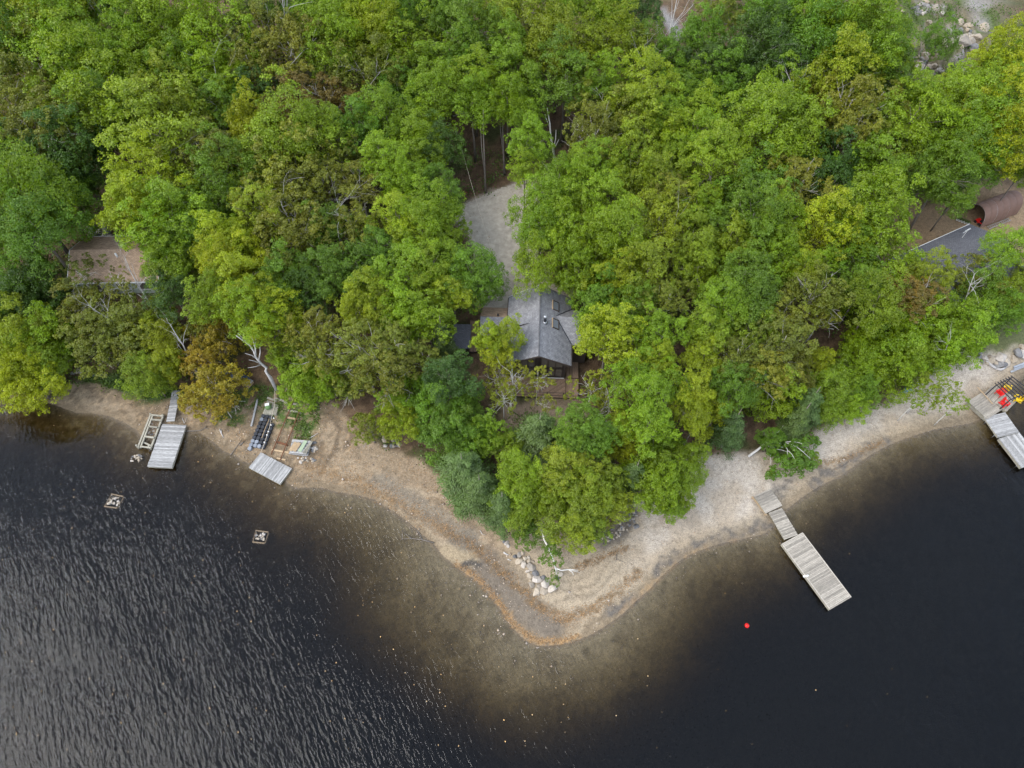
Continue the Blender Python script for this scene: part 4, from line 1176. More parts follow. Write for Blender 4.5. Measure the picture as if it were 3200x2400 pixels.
thing_box('mower', gg, [('body', (0, 0, 0.35), (0.7, 1.0, 0.25), 'red'), ('seat', (0, -0.25, 0.6), (0.45, 0.4, 0.22), 'metal_dark'), ('wheel', (-0.4, 0.35, 0.18), (0.12, 0.36, 0.36), 'metal_dark'),
    ('wheel', (0.4, 0.35, 0.18), (0.12, 0.36, 0.36), 'metal_dark'), ('wheel', (-0.4, -0.35, 0.22), (0.16, 0.44, 0.44), 'metal_dark'), ('wheel', (0.4, -0.35, 0.22), (0.16, 0.44, 0.44), 'metal_dark')],
    'red ride-on machine at the mouth of the arched shelter', 'machine', qrz)
la, lb = ground(3086, 714), ground(3152, 690)
ld = empty('ladder', (*la[:2], la[2] + 0.08), math.atan2(lb[1] - la[1], lb[0] - la[0]))
tag(ld, 'aluminium ladder lying along the arched shelter', 'ladder')
ll = float(np.hypot(*(lb - la)[:2]))
for s in (-1, 1): MB().box((ll / 2, s * 0.2, 0), (ll, 0.05, 0.08)).build('rail', M['steel'], ld)
rung = MB().box((0, 0, 0), (0.04, 0.35, 0.04)).mesh('rung', M['steel'])
for i in range(12): obj('rung', rung, ld, (ll * (i + 0.5) / 12, 0, 0))
for i in range(5):
    g_ = ground(2990 + i * 8, 688 + i * 3.2)
    r_ = empty('flower_pot', g_); tag(r_, 'small potted plant in the row before the arched shelter', 'pot', 'potted plants before the shelter')
    MB().tube([(0, 0, 0), (0, 0, 0.3)], [0.14, 0.19], 8).build('pot', M['white'], r_)
    c = obj('leaves', CROWNS['bush'][0], r_, (0, 0, 0.4), scale=(0.07, 0.07, 0.07)); c.color = (0.09, 0.15, 0.03, 1)

# ---------------------------------------------------------------- docks
def Z3(x, y): return (2280 + x / 3.686, 1480 + y / 3.686)
def Z4(x, y): return (2800 + x / 3.95, 1040 + y / 3.95)
def Z2(x, y): return (380 + x / 3.253, 1180 + y / 3.253)
plank_platform('dock', [(2354.6, 1547.8), (2410, 1528.8), (2445.5, 1580.4), (2392.6, 1603.4)], 0.75, 0.145, 'dockwood', 'square plank landing at the shore end of the east dock', 'dock', 'sections of the east dock', drop=0.25, legs=True, seed=3)
plank_platform('dock', [(2403.4, 1603.4), (2442.8, 1585.8), (2492.2, 1668.5), (2453.6, 1688.9)], 0.58, 0.145, 'dockwood', 'narrow plank gangway joining landing and long dock', 'dock', 'sections of the east dock', drop=0.2, legs=True, seed=4)
pd, pl, pw_, prz = plank_platform('dock', [(2441.4, 1698.4), (2507.9, 1664.5), (2662.5, 1866.6), (2592, 1906)], 0.52, 0.15, 'dockwood', 'long weathered plank dock floating off the east beach', 'dock', 'sections of the east dock', drop=0.34, legs=True, edge_boards=True, seed=5)
bm = empty('dock_bumper', site(2518, 1800, 0.55), prz + R(75)); tag(bm, 'white cylindrical bumper on the side of the long dock', 'bumper')
MB().tube([(-0.3, 0, 0), (-0.25, 0, 0), (0.25, 0, 0), (0.3, 0, 0)], [0.05, 0.1, 0.1, 0.05], 10).build('float', M['white'], bm, True)
MB().tube([(0.3, 0, 0), (0.38, 0, 0)], 0.03, 6).build('eye', M['steel'], bm)
bd = empty('board', site(*Z3(340, 370), 0.5)); a_, b_ = site(*Z3(255, 265), 0.5), site(*Z3(425, 480), 0.5)
bd.rotation_euler = (0, 0, math.atan2(b_[1] - a_[1], b_[0] - a_[0])); tag(bd, 'tan edge board lying beside the east landing', 'board')
MB().box((0, 0, 0), (float(np.linalg.norm(b_ - a_)), 0.16, 0.06)).build('plank', M['newwood'], bd)
for s in (-1, 1): MB().box((s * 1.1, 0, -0.25), (0.1, 0.1, 0.5)).build('stake', M['newwood'], bd)

plank_platform('dock', [(507.6, 1323.9), (581.4, 1329.1), (536.8, 1462.8), (459.9, 1456.7)], 0.5, 0.19, 'dockpale', 'silver-grey plank dock beside the log crib', 'dock', None, drop=0.3, legs=True, seed=6)
plank_platform('ramp', [Z2(512, 130), Z2(600, 126), Z2(535, 440), Z2(458, 445)], 0.85, 0.2, 'dockpale', 'narrow silver plank ramp leading down to the west dock', 'ramp', None, drop=0.15, seed=7)
plank_platform('raft', [(911.8, 1464.4), (874.9, 1512.9), (776.6, 1461.3), (815, 1412.7)], 0.42, 0.135, 'dockpale', 'silver plank raft at the foot of the rusty rails', 'raft', None, drop=0.3, seed=8)
plank_platform('dock', [Z4(893, 830), Z4(1062, 742), Z4(1330, 952), Z4(1105, 1062)], 0.95, 0.145, 'dockwood', 'wide plank landing beside the chair deck', 'dock', 'sections of the far east dock', drop=0.6, legs=True, seed=9)
plank_platform('deck', [Z4(1066, 740), Z4(1222, 640), Z4(1540, 850), Z4(1334, 950)], 0.97, 0.145, 'dockwood', 'plank deck carrying red and yellow chairs', 'deck', None, drop=0.4, legs=True, seed=10)
plank_platform('dock', [Z4(1103, 1066), Z4(1332, 956), Z4(1500, 1205), Z4(1282, 1315)], 0.85, 0.15, 'dockpale', 'sloping plank gangway below the chair deck', 'dock', 'sections of the far east dock', drop=0.2, legs=True, seed=11)
plank_platform('dock', [Z4(1284, 1320), Z4(1502, 1210), Z4(1790, 1560), Z4(1560, 1690)], 0.6, 0.16, 'dockpale', 'plank dock running out of the right edge of the picture', 'dock', 'sections of the far east dock', along=True, drop=0.35, legs=True, seed=12)
a_, b_ = site(*Z4(1005, 670), 1.3), site(*Z4(1195, 878), 1.02)
tag(MB().beam(a_, b_, 0.1, 0.06).build('pole', M['newwood']), 'long tan pole lying across the far east landing', 'pole')

# black pergola frame over the chairs
pg = empty('pergola', site(*Z4(1330, 760), 0.97)); tag(pg, 'black metal pergola frame of thin parallel bars over the chairs', 'pergola')
PZ = 3.25
S_ = [site(*Z4(*q), PZ) for q in ((1222, 622), (1254, 604), (1286, 586), (1318, 572), (1350, 556), (1383, 542), (1416, 528))]
E_ = [site(*Z4(*q), PZ) for q in ((1442, 838), (1482, 822), (1522, 805), (1562, 788), (1602, 770), (1642, 752), (1682, 734))]
base = np.array(pg.location)
for s_, e_ in zip(S_, E_):
    MB().beam(s_ - base, e_ - base, 0.06, 0.1).build('bar', M['metal_dark'], pg)
for P_ in (S_, E_):
    a_, b_ = P_[0].copy(), P_[-1].copy(); a_[2] -= 0.105; b_[2] -= 0.105
    d_ = unit((E_[0] - S_[0])) * (0.25 if P_ is S_ else -0.25)
    MB().beam(a_ + d_ - base, b_ + d_ - base, 0.1, 0.1).build('beam', M['metal_dark'], pg)
    for q in (a_ + d_, b_ + d_):
        MB().beam((q[0] - base[0], q[1] - base[1], -0.6 if P_ is E_ else 0.0), (q[0] - base[0], q[1] - base[1], q[2] - base[2] - 0.06), 0.09, 0.09).build('post', M['metal_dark'], pg)

def chair(loc, rz, mat, label, group):
    """Slatted lawn chair with a leaning fan back."""
    r_ = empty('chair', loc, rz); tag(r_, label, 'chair', group)
    m_ = M[mat]
    seat = empty('seat', (0, 0, 0)); seat.parent = r_
    for i in range(5): MB().box((0, -0.26 + i * 0.12, 0.38 - i * 0.035), (0.56, 0.1, 0.025), rx=R(-16)).build('slat', m_, seat)
    back = empty('backrest', (0, 0, 0)); back.parent = r_
    for i in range(5):
        a = (i - 2) * 0.055
        h = 0.82 - 0.05 * (i - 2) ** 2
        MB().beam(((i - 2) * 0.105, 0.26, 0.2), ((i - 2) * 0.105 + a * 1.0, 0.26 + 0.36 * h, 0.2 + h), 0.1, 0.025).build('slat', m_, back)
    for s in (-1, 1):
        MB().box((s * 0.36, 0.02, 0.56), (0.15, 0.78, 0.03)).build('armrest', m_, r_)
        MB().box((s * 0.33, -0.3, 0.27), (0.05, 0.1, 0.54)).build('leg', m_, r_)
        MB().beam((s * 0.3, -0.34, 0.36), (s * 0.3, 0.55, 0.05), 0.04, 0.12).build('leg', m_, r_)
        MB().box((s * 0.33, 0.36, 0.4), (0.04, 0.07, 0.3)).build('arm_post', m_, r_)
    return r_
dz = 0.99
chair(site(*Z4(1262, 762), dz), R(-62), 'red', 'red lawn chair nearest the pergola bars on the deck', 'lawn chairs on the deck')
chair(site(*Z4(1322, 892), dz), R(20), 'red', 'red lawn chair at the water edge of the deck', 'lawn chairs on the deck')
chair(site(*Z4(1350, 690), dz), R(150), 'yellow', 'yellow lawn chair at the shore end under the pergola', 'lawn chairs on the deck')
chair(site(*Z4(1480, 830), dz), R(-110), 'yellow', 'yellow lawn chair at the deck corner over the water', 'lawn chairs on the deck')

# log crib beside the west dock
cr = empty('log_crib', site(*Z2(300, 560), 0.0)); tag(cr, 'open timber crib frame of old squared logs beside the west dock', 'crib')
b0 = np.array(cr.location)
def bar(p, q, w, z, nm='timber', par=cr, mt='timber', h=None):
    a_, b_ = site(*Z2(*p), z) - b0, site(*Z2(*q), z) - b0
    MB().beam(a_, b_, w, h or w).build(nm, M[mt], par)
for z in (0.5, 0.25): bar((300, 372), (168, 712), 0.2, z, h=0.2); bar((425, 385), (295, 728), 0.2, z, h=0.2)
bar((318, 384), (192, 715), 0.16, 0.62)
for p, q in (((305, 380), (425, 392)), ((305, 426), (410, 436)), ((270, 495), (362, 508)), ((232, 598), (330, 612)), ((190, 700), (300, 715)), ((215, 655), (300, 695))): bar(p, q, 0.17, 0.72 if p[1] != 655 else 0.45)
for p in ((172, 712), (296, 722)): MB().box(site(*Z2(*p), 0.1) - b0, (0.18, 0.18, 1.3)).build('post', M['timber'], cr)
for p in ((300, 378), (424, 388)): MB().box(site(*Z2(*p), 0.3) - b0, (0.18, 0.18, 0.6)).build('post', M['timber'], cr)

# two sunken rock cribs
for k_, (cor, lab) in enumerate((([(347.5, 1544), (386, 1552), (367, 1588), (325.4, 1582.6)], 'half-sunken square timber crib farthest out on the left'), ([(799, 1658), (839, 1663.5), (827, 1698), (789, 1694)], 'half-sunken square timber crib below the raft'))):
    pts_ = [site(*q, -0.02) for q in cor]
    rc = empty('rock_crib', sum(pts_) / 4); tag(rc, lab, 'crib', 'sunken rock cribs')
    rb_ = np.array(rc.location)
    for i in range(4):
        for z in (0.0, -0.24): MB().beam(pts_[i] - rb_ + [0, 0, z - (0.12 if i % 2 else 0)], pts_[(i + 1) % 4] - rb_ + [0, 0, z - (0.12 if i % 2 else 0)], 0.13, 0.13).build('log', M['crib_log'], rc)

# marine railway
rl = empty('rail_track', ground(890, 1340)); tag(rl, 'rusty boat rails on wooden ties running down to the raft', 'rail track')
b0 = np.array(rl.location)
def gpt(p, h): g_ = ground(*Z2(*p)); return g_ + [0, 0, h] - b0
for p, q in (((1775, 185), (1525, 790)), ((1815, 345), (1615, 850))):
    MB().tube([gpt((p[0] + (q[0] - p[0]) * t, p[1] + (q[1] - p[1]) * t), 0.2) for t in np.linspace(0, 1, 8)], 0.06, 5).build('rail', M['rust'], rl)
for p, q in (((1690, 335), (1820, 362)), ((1680, 408), (1805, 432)), ((1705, 262), (1835, 287)), ((1530, 738), (1702, 766)), ((1580, 822), (1668, 842)), ((1765, 208), (1835, 222)), ((1575, 655), (1690, 690))):
    MB().beam(gpt(p, 0.08), gpt(q, 0.08), 0.2, 0.13).build('tie', M['newwood' if p[1] > 700 or p[1] == 408 else 'rust' if p[1] == 655 else 'timber'], rl)

# black float-block dock
fd_pts = [ground(*Z2(*q)) for q in ((1445, 372), (1562, 378), (1440, 705), (1285, 692))]
o_, rz_, Lf, Wf = rect_px([Z2(1445, 372), Z2(1562, 378), Z2(1440, 705), Z2(1285, 692)], 0.75)
fz = 0.45
fr_ = empty('float_dock', (o_[0], o_[1], 0.52), rz_); tag(fr_, 'black modular float-block ramp beside the rusty rails', 'float dock')
bl = MB(); s_ = 0.228
ring = [(s_, s_ * 0.5), (s_ * 0.5, s_), (-s_ * 0.5, s_), (-s_, s_ * 0.5), (-s_, -s_ * 0.5), (-s_ * 0.5, -s_), (s_ * 0.5, -s_), (s_, -s_ * 0.5)]
v = [(x, y, -0.3) for x, y in ring] + [(x, y, 0.0) for x, y in ring] + [(x * 0.82, y * 0.82, 0.05) for x, y in ring]
bl.add(v, [tuple(range(7, -1, -1)), tuple(range(16, 24))] + [(i, (i + 1) % 8, (i + 1) % 8 + 8, i + 8) for i in range(8)] + [(i + 8, (i + 1) % 8 + 8, (i + 1) % 8 + 16, i + 16) for i in range(8)])
bme = bl.mesh('float_block', M['black_plastic']); bme2 = bl.mesh('float_block', M['grey_plastic'])
nr, nc = max(8, round(Lf / 0.5)), 4
for i in range(nr + 1):
    for j in range(nc):
        if i < 2 and j == 3: continue
        if i == nr and j != 0: continue
        grey = (i >= nr - 2 and j in (0, 1)) or (i == nr - 1 and j < 3) or i == nr or (i == 1 and j == 0)
        obj('float_block', bme2 if grey else bme, fr_, ((i + 0.5) * Lf / nr, (j - 1.5) * 0.5, 0.12 - 0.02 * i), (0, R(2.2), 0))
fb0 = np.array(fr_.location)
def loc_(p, z): return site(*Z2(*p), z)
tag(MB().tube([loc_((1500, 425), 0.95), loc_((1460, 515), 0.9), loc_((1425, 615), 0.85)], 0.035, 6).build('pole', M['newwood']), 'thin tan pole lying on the black float blocks', 'pole')
rp = empty('rope', loc_((1560, 130), 1.6)); tag(rp, 'pale rope with white floats along the black float dock', 'rope')
rb_ = np.array(rp.location)
rope_pts = [loc_((1558, 120), 1.8), loc_((1556, 265), 1.25), loc_((1530, 380), 0.9), loc_((1505, 500), 0.85), loc_((1478, 590), 0.8), loc_((1452, 670), 0.78), loc_((1420, 750), 0.6)]
MB().tube([q - rb_ for q in rope_pts], 0.025, 5).build('line', M['rope'], rp)
for q in ((1547, 412), (1519, 482), (1478, 583), (1452, 657), (1492, 548)):
    MB().tube([loc_(q, 0.82) - rb_ + np.array([0, 0, d]) for d in (-0.09, -0.06, 0.06, 0.09)], [0.03, 0.08, 0.08, 0.03], 8).build('float', M['white'], rp, True)
plank_platform('ramp', [Z2(1462, 268), Z2(1608, 266), Z2(1566, 376), Z2(1440, 366)], 0.95, 0.2, 'timber', 'old plank platform at the head of the black float dock', 'platform', None, along=True, drop=0.4, seed=13)
bg = empty('bag', site(*Z2(1495, 305), 0.97)); tag(bg, 'green bag with a white lid on the plank platform', 'bag')
MB().tube([(0, 0, 0), (0, 0, 0.12), (0, 0, 0.4), (0, 0, 0.55)], [0.3, 0.4, 0.36, 0.18], 9).build('body', M['green'], bg, True)
MB().box((-0.05, 0.1, 0.58), (0.5, 0.34, 0.1), rz=0.3).build('lid', M['white'], bg)
for p, q, lab in (((1485, 210), (1580, 245), 'short grey beam above the plank platform'), ((1480, 245), (1555, 268), 'short tan beam touching the plank platform'), ((1386, 225), (1322, 500), 'long pale pole lying on the bank left of the float dock'), ((1700, 262), (1560, 215), 'grey beam lying towards the rusty rails')):
    a_, b_ = ground(*Z2(*p)) + [0, 0, 0.12], ground(*Z2(*q)) + [0, 0, 0.12]
    tag(MB().beam(a_, b_, 0.2, 0.16).build('beam', M['dockpale' if 'pale' in lab else 'timber']), lab, 'beam')

# stack of boards
g_ = ground(941, 1402)
bs = empty('board_stack', g_, R(-8)); tag(bs, 'stack of grey boards topped by plywood and a sage panel', 'board stack')
rg = random.Random(3)
for lay in range(5):
    for j in range(5):
        MB().box((rg.uniform(-0.12, 0.12), -0.75 + j * 0.36, 0.08 + lay * 0.11), (2.1 + rg.uniform(-0.2, 0.2), 0.3, 0.07), rz=rg.uniform(-0.06, 0.06)).build('board', M['dockpale'], bs)
for x in (-0.75, -0.3): MB().box((x, -0.15, 0.64), (0.42, 1.2, 0.05), rz=R(-16)).build('plywood', M['newwood'], bs)
MB().box((0.35, 0.05, 0.655), (0.42, 1.5, 0.04), rz=R(-12)).build('panel', M['sage'], bs)
for j in range(3): MB().box((0.85 + j * 0.14, 0.0, 0.62), (0.1, 1.7, 0.08), rz=R(-18 + 4 * j)).build('batten', M['timber'], bs)
MB().box((1.1, 0.1, 0.3), (1.0, 0.12, 0.08)).build('batten', M['dockpale'], bs)

# tarp, box, odds and ends on the west bank
def T3(x, y): return (560 + x / 3.1725, 1000 + y / 3.1725)
tp_o = ground(*T3(470, 530))
rows_ = [[(255, 482), (330, 470), (400, 472), (470, 505), (560, 515), (640, 540), (695, 565)], [(262, 510), (335, 505), (405, 515), (475, 530), (560, 550), (640, 570), (700, 582)], [(300, 540), (350, 545), (410, 548), (480, 560), (560, 598), (640, 592), (690, 592)]]
v, f = [], []
for i, rw in enumerate(rows_):
    for j, q in enumerate(rw):
        h = (0.25, 1.0, 0.2)[i] + rg.uniform(-0.15, 0.2)
        v.append(tuple(above(*T3(*q), h) + [0, 0, h] - tp_o))
for i in range(2):
    for j in range(6): f.append((i * 7 + j, i * 7 + j + 1, (i + 1) * 7 + j + 1, (i + 1) * 7 + j))
tpm = MB().add(v, f).build('tarp', M['blue'], None, False, tp_o)
sm = tpm.modifiers.new('sol', 'SOLIDIFY'); sm.thickness = 0.03
tag(tpm, 'crumpled dark blue tarp behind the golden orange oak', 'tarp')
thing_box('crate', above(*T3(686, 625), 0.3), [('body', (0, 0, 0.25), (0.8, 0.95, 0.5), 'newwood'), ('lid', (0, 0, 0.53), (0.86, 1.0, 0.05), 'dockpale')], 'pale wooden crate at the end of the blue tarp', 'crate', R(-35))
g_ = ground(*Z2(1690, 140))
wp = empty('wood_heap', g_); tag(wp, 'heap of short split logs near the leaning snag', 'wood heap')
for i in range(12):
    a = rg.uniform(0, 3.14); x, y = rg.uniform(-0.7, 0.7), rg.uniform(-0.4, 0.4)
    MB().tube([(x, y, 0.1 + 0.05 * (i % 4)), (x + 0.5 * math.cos(a), y + 0.5 * math.sin(a), 0.12 + 0.05 * (i % 4))], 0.09, 6).build('log', M['newwood' if i % 3 == 0 else 'timber'], wp)
g_ = ground(*Z2(1628, 165))
thing_box('bin', g_, [('body', (0, 0, 0.25), (0.5, 0.45, 0.5), 'metal_dark'), ('lid', (0, 0, 0.53), (0.56, 0.5, 0.06), 'black_plastic')], 'small black bin left of the split log heap', 'bin', 0.2)
g_ = ground(*Z2(2072, 165))
wp = empty('wood_heap', g_); tag(wp, 'little stack of round logs under a grey board', 'wood heap')
for i in range(6): MB().tube([(-0.45 + 0.3 * (i % 3), -0.3, 0.14 + 0.26 * (i // 3)), (-0.45 + 0.3 * (i % 3), 0.4, 0.14 + 0.26 * (i // 3))], 0.13, 8).build('log', M['newwood' if i % 2 else 'timber'], wp)
MB().box((0, 0.1, 0.6), (1.3, 0.7, 0.06)).build('board', M['dockpale'], wp)

# buoy
by = empty('buoy', site(2334, 1955, 0.0)); tag(by, 'small red buoy floating off the east beach', 'buoy')
MB().tube([(0, 0, -0.18), (0, 0, -0.12), (0, 0, 0.02), (0, 0, 0.14), (0, 0, 0.22)], [0.04, 0.2, 0.25, 0.2, 0.05], 12).build('ball', M['red'], by, True)
MB().tube([(0, 0, 0.2), (0, 0, 0.3)], 0.04, 6).build('eye', M['red'], by)

# kayaks
def kayak(loc, rz, mat, label, Lk=3.2):
    r_ = empty('kayak', loc, rz); tag(r_, label, 'kayak')
    v, f = [], []
    n = 11
    for i in range(n):
        t = i / (n - 1) * 2 - 1
        w = 0.36 * (1 - abs(t) ** 2.4) + 0.01
        zt = 0.34 + 0.14 * t * t
        v += [(t * Lk / 2, -w, zt - 0.08), (t * Lk / 2, -w * 0.6, 0.05 + 0.1 * t ** 4), (t * Lk / 2, w * 0.6, 0.05 + 0.1 * t ** 4), (t * Lk / 2, w, zt - 0.08), (t * Lk / 2, 0, zt)]
    for i in range(n - 1):
        for j in range(5): f.append((i * 5 + j, i * 5 + (j + 1) % 5, (i + 1) * 5 + (j + 1) % 5, (i + 1) * 5 + j))
    MB().add(v, f).build('hull', M[mat], r_, True)
    MB().tube([(-0.35, 0, 0.35), (0, 0, 0.36), (0.35, 0, 0.35)], [0.12, 0.22, 0.12], 8).build('cockpit', M['metal_dark'], r_)
kayak(above(2842, 1212, 0.3), R(28), 'blue_boat', 'blue kayak under the tree beside the far beach')
kayak(above(359, 628, 0.3), R(-40), 'orange', 'orange kayak end below the round grey lid', 2.4)
g_ = above(346, 598, 0.9)
tb = empty('round_table', g_); tag(tb, 'round grey lid on a post beside the dark gap in the west trees', 'table')
MB().tube([(0, 0, 0.85), (0, 0, 0.9)], 0.62, 18).build('top', M['grey_drum'], tb)
MB().tube([(0, 0, 0), (0, 0, 0.85)], 0.06, 8).build('post', M['metal_dark'], tb)

# aluminium pieces on the bank by the boulder wall
def K4(x, y): return (2960 + x / 4.33, 1080 + y / 4.33)
for i, (p, q) in enumerate((((850, 365), (1039, 285)), ((890, 330), (1039, 265)), ((890, 300), (1039, 245)))):
    a_, b_ = ground(*K4(*p)) + [0, 0, 0.12], ground(*K4(*q)) + [0, 0, 0.12]
    tag(MB().beam(a_, b_, 0.22, 0.1).build('rail_beam', M['steel']), ('lowest', 'middle', 'topmost')[i] + ' of three silver rails on the bank by the boulders', 'beam', 'silver rails on the bank')
for p, q, lab in (((520, 215), (680, 325), 'grey driftwood log curving under the boulder wall'), ((640, 318), (785, 300), 'pale grey driftwood log at the boulder wall foot')):
    a_, b_ = ground(*K4(*p)), ground(*K4(*q)); mid = (a_ + b_) / 2 + [0, -0.25, 0.05]
    lg_ = MB().tube([a_ + [0, 0, 0.12], mid + [0, 0, 0.1], b_ + [0, 0, 0.12]], [0.12, 0.16, 0.1], 8).build('driftwood_log', M['dead'], None, True)
    tag(lg_, lab, 'log')

# overhead wire to the cabin
P1, P2 = site(1440, 455, 11.5), site(1588, 930, 7.1)
wr = [P1 + (P2 - P1) * t + np.array([0, 0, -1.2 * 4 * t * (1 - t)]) for t in np.linspace(0, 1, 10)]
tag(MB().tube(wr, 0.013, 5).build('service_wire', M['rope']), 'pale overhead wire crossing the gravel drive to the cabin', 'wire')


# ---------------------------------------------------------------- rocks
def rock_mesh(seed, mat, flat=0.75):
    rg_ = np.random.RandomState(seed)
    import bmesh
    bm_ = bmesh.new()
    bmesh.ops.create_icosphere(bm_, subdivisions=3, radius=1.0)
    pl_ = [(unit(rg_.normal(size=3)), rg_.uniform(0.45, 0.8)) for _ in range(13)]
    for v in bm_.verts:
        p = np.array(v.co)
        for n_, c in pl_:
            e = p @ n_ - c
            if e > 0: p = p - n_ * e
        p = p * np.array([1.15, 0.9, flat]) * (1 + 0.012 * rg_.normal()) * 1.25
        v.co = p
    me = bpy.data.meshes.new('rock')
    bm_.to_mesh(me); bm_.free()
    me.materials.append(mat)
    return me
m, nt, out = new_mat('boulder_stone')
L = nt.links.new
oi = N(nt, 'ShaderNodeObjectInfo')
rp_ = ramp(nt, [(0.0, (0.10, 0.10, 0.105)), (0.28, (0.20, 0.19, 0.18)), (0.5, (0.31, 0.25, 0.18)), (0.75, (0.38, 0.32, 0.245)), (1.0, (0.42, 0.38, 0.345))])
L(oi.outputs['Random'], rp_.inputs[0])
tc = N(nt, 'ShaderNodeTexCoord')
nz = N(nt, 'ShaderNodeTexNoise', _Scale=2.5, _Detail=8.0, _Roughness=0.7)
L(tc.outputs['Object'], nz.inputs['Vector'])
r2 = ramp(nt, [(0.3, (0.6, 0.6, 0.6)), (0.5, (1, 1, 1)), (0.75, (1.3, 1.28, 1.22))])
L(nz.outputs['Fac'], r2.inputs[0])
mu = N(nt, 'ShaderNodeVectorMath', operation='MULTIPLY'); L(rp_.outputs[0], mu.inputs[0]); L(r2.outputs[0], mu.inputs[1])
pb = N(nt, 'ShaderNodeBsdfPrincipled', _Roughness=0.9); L(mu.outputs[0], pb.inputs['Base Color'])
bp = N(nt, 'ShaderNodeBump', _Strength=0.5, _Distance=0.1); L(nz.outputs['Fac'], bp.inputs['Height']); L(bp.outputs[0], pb.inputs['Normal'])
L(pb.outputs[0], out.inputs['Surface'])
ROCKS = [rock_mesh(s, m) for s in range(100, 108)]
rg = random.Random(17)
def rock(px, py, rpx, label, group, cat='boulder', sink=0.35, z=None, name='boulder', st=None):
    g_ = ground(px, py) if z is None else site(px, py, z)
    r_ = rpx / FOC * math.dist(g_, (0, 0, CAM_H))
    o = obj(name, rg.choice(ROCKS), None, (g_[0], g_[1], g_[2] + r_ * 0.7 * (1 - sink) * 0.6), (rg.uniform(-0.25, 0.25), rg.uniform(-0.25, 0.25), rg.uniform(0, 6.28)),
            (r_ * rg.uniform(0.92, 1.1), r_ * rg.uniform(0.92, 1.1), r_ * rg.uniform(0.8, 1.1)))
    return tag(o, label, cat, group)
def S6(x, y): return (1500 + x / 3.071, 1480 + y / 3.071)
SPIT = [(217, 632, 14), (235, 652, 16), (258, 668, 19), (275, 690, 19), (340, 798, 20), (375, 780, 22), (405, 772, 20), (372, 845, 31), (418, 880, 30), (437, 810, 24), (465, 805, 16), (470, 842, 22), (485, 892, 40),
 (507, 845, 14), (457, 935, 16), (480, 975, 28), (527, 960, 31), (553, 1015, 42), (490, 1025, 18), (495, 1075, 30), (613, 1005, 25), (627, 1052, 42), (570, 1088, 28), (660, 1020, 20), (540, 1142, 36), (610, 1130, 38), (688, 1110, 37), (752, 965, 28), (735, 1000, 20)]
order = sorted(range(len(SPIT)), key=lambda i: SPIT[i][1])
NUM = 'first second third fourth fifth sixth seventh eighth ninth tenth eleventh twelfth thirteenth fourteenth fifteenth sixteenth seventeenth eighteenth nineteenth twentieth twenty-first twenty-second twenty-third twenty-fourth twenty-fifth twenty-sixth twenty-seventh twenty-eighth twenty-ninth thirtieth'.split()
for rank, i in enumerate(order):
    x, y, r_ = SPIT[i]
    szw = 'large' if r_ >= 36 else 'medium' if r_ >= 24 else 'small'
    rock(*S6(x, y), r_ / 3.071 * 1.05, f'{szw} boulder, {NUM[rank]} from the top of the row on the sandy point', 'boulders on the sandy point')
rock(*S6(1500, 512), 9, 'lone pale boulder beside the dark rubble on the beach', None)
def along(pts, t):
    n = len(pts) - 1; i = min(int(t * n), n - 1); u = t * n - i
    return (pts[i][0] + (pts[i + 1][0] - pts[i][0]) * u, pts[i][1] + (pts[i + 1][1] - pts[i][1]) * u)
RUB = [(1085, 600), (1180, 625), (1260, 590), (1350, 560), (1390, 480), (1400, 400), (1430, 350), (1490, 390), (1450, 470)]
for i in range(75):
    x, y = along(RUB, rg.random())
    rock(*S6(x + rg.gauss(0, 24), y + rg.gauss(0, 22)), rg.uniform(2.4, 5.6), 'small loose stone in the dark rubble edging the beach trees', 'rubble stones by the beach', 'stone', name='stone')
for (ox, oy, sx, sy, n, lab, grp, rr) in ((1225, 1385, 26, 12, 16, 'pale stone in the heap under the west shore trees', 'stone heap under the west trees', (4, 8)),
        (312, 722, 34, 20, 22, 'grey boulder in the heap behind the brown-roofed house', 'boulder heap behind the house', (6, 13)),
        (2590, 1317, 28, 8, 16, 'grey stone in the low row under the beach evergreens', 'stone row under the evergreens', (4, 7)),
        (240, 1160, 14, 8, 7, 'pale stone on the bank near the left shore trees', 'stones on the left bank', (4, 8)),
        (300, 1172, 20, 4, 5, 'pale stone on the grass edge of the left bank', 'stones on the grass edge', (3, 5)),
        (955, 1437, 34, 8, 12, 'small stone in front of the board stack', 'stones round the board stack', (2.5, 5)),
        (985, 1400, 8, 22, 5, 'round stone at the right end of the board stack', 'stones right of the board stack', (5, 8))):
    for i in range(n):
        rock(ox + rg.uniform(-sx, sx), oy + rg.uniform(-sy, sy), rg.uniform(*rr), lab, grp, 'stone' if rr[1] < 9 else 'boulder', name='stone' if rr[1] < 9 else 'boulder')
for (c, n, lab, grp, sx, sy) in (((426, 1432), 22, 'tan stone in the low heap left of the west dock', 'stone heap left of the west dock', 16, 9), ((357, 1567), 20, 'stone piled in the crib farthest out on the left', 'stones in the far left crib', 17, 13),
        ((814, 1678), 20, 'stone piled in the crib below the raft', 'stones in the crib below the raft', 14, 11), ((476, 1345), 26, 'tan stone inside the open timber crib', 'stones in the open timber crib', 11, 24)):
    for i in range(n):
        dx = rg.uniform(-1, 1); dy = rg.uniform(-1, 1)
        rock(c[0] + dx * sx - (dy * 10 if 'open' in grp else 0), c[1] + dy * sy, rg.uniform(2.0, 3.9), lab, grp, 'stone', z=rg.uniform(-0.08, 0.06), name='stone', sink=0.6)
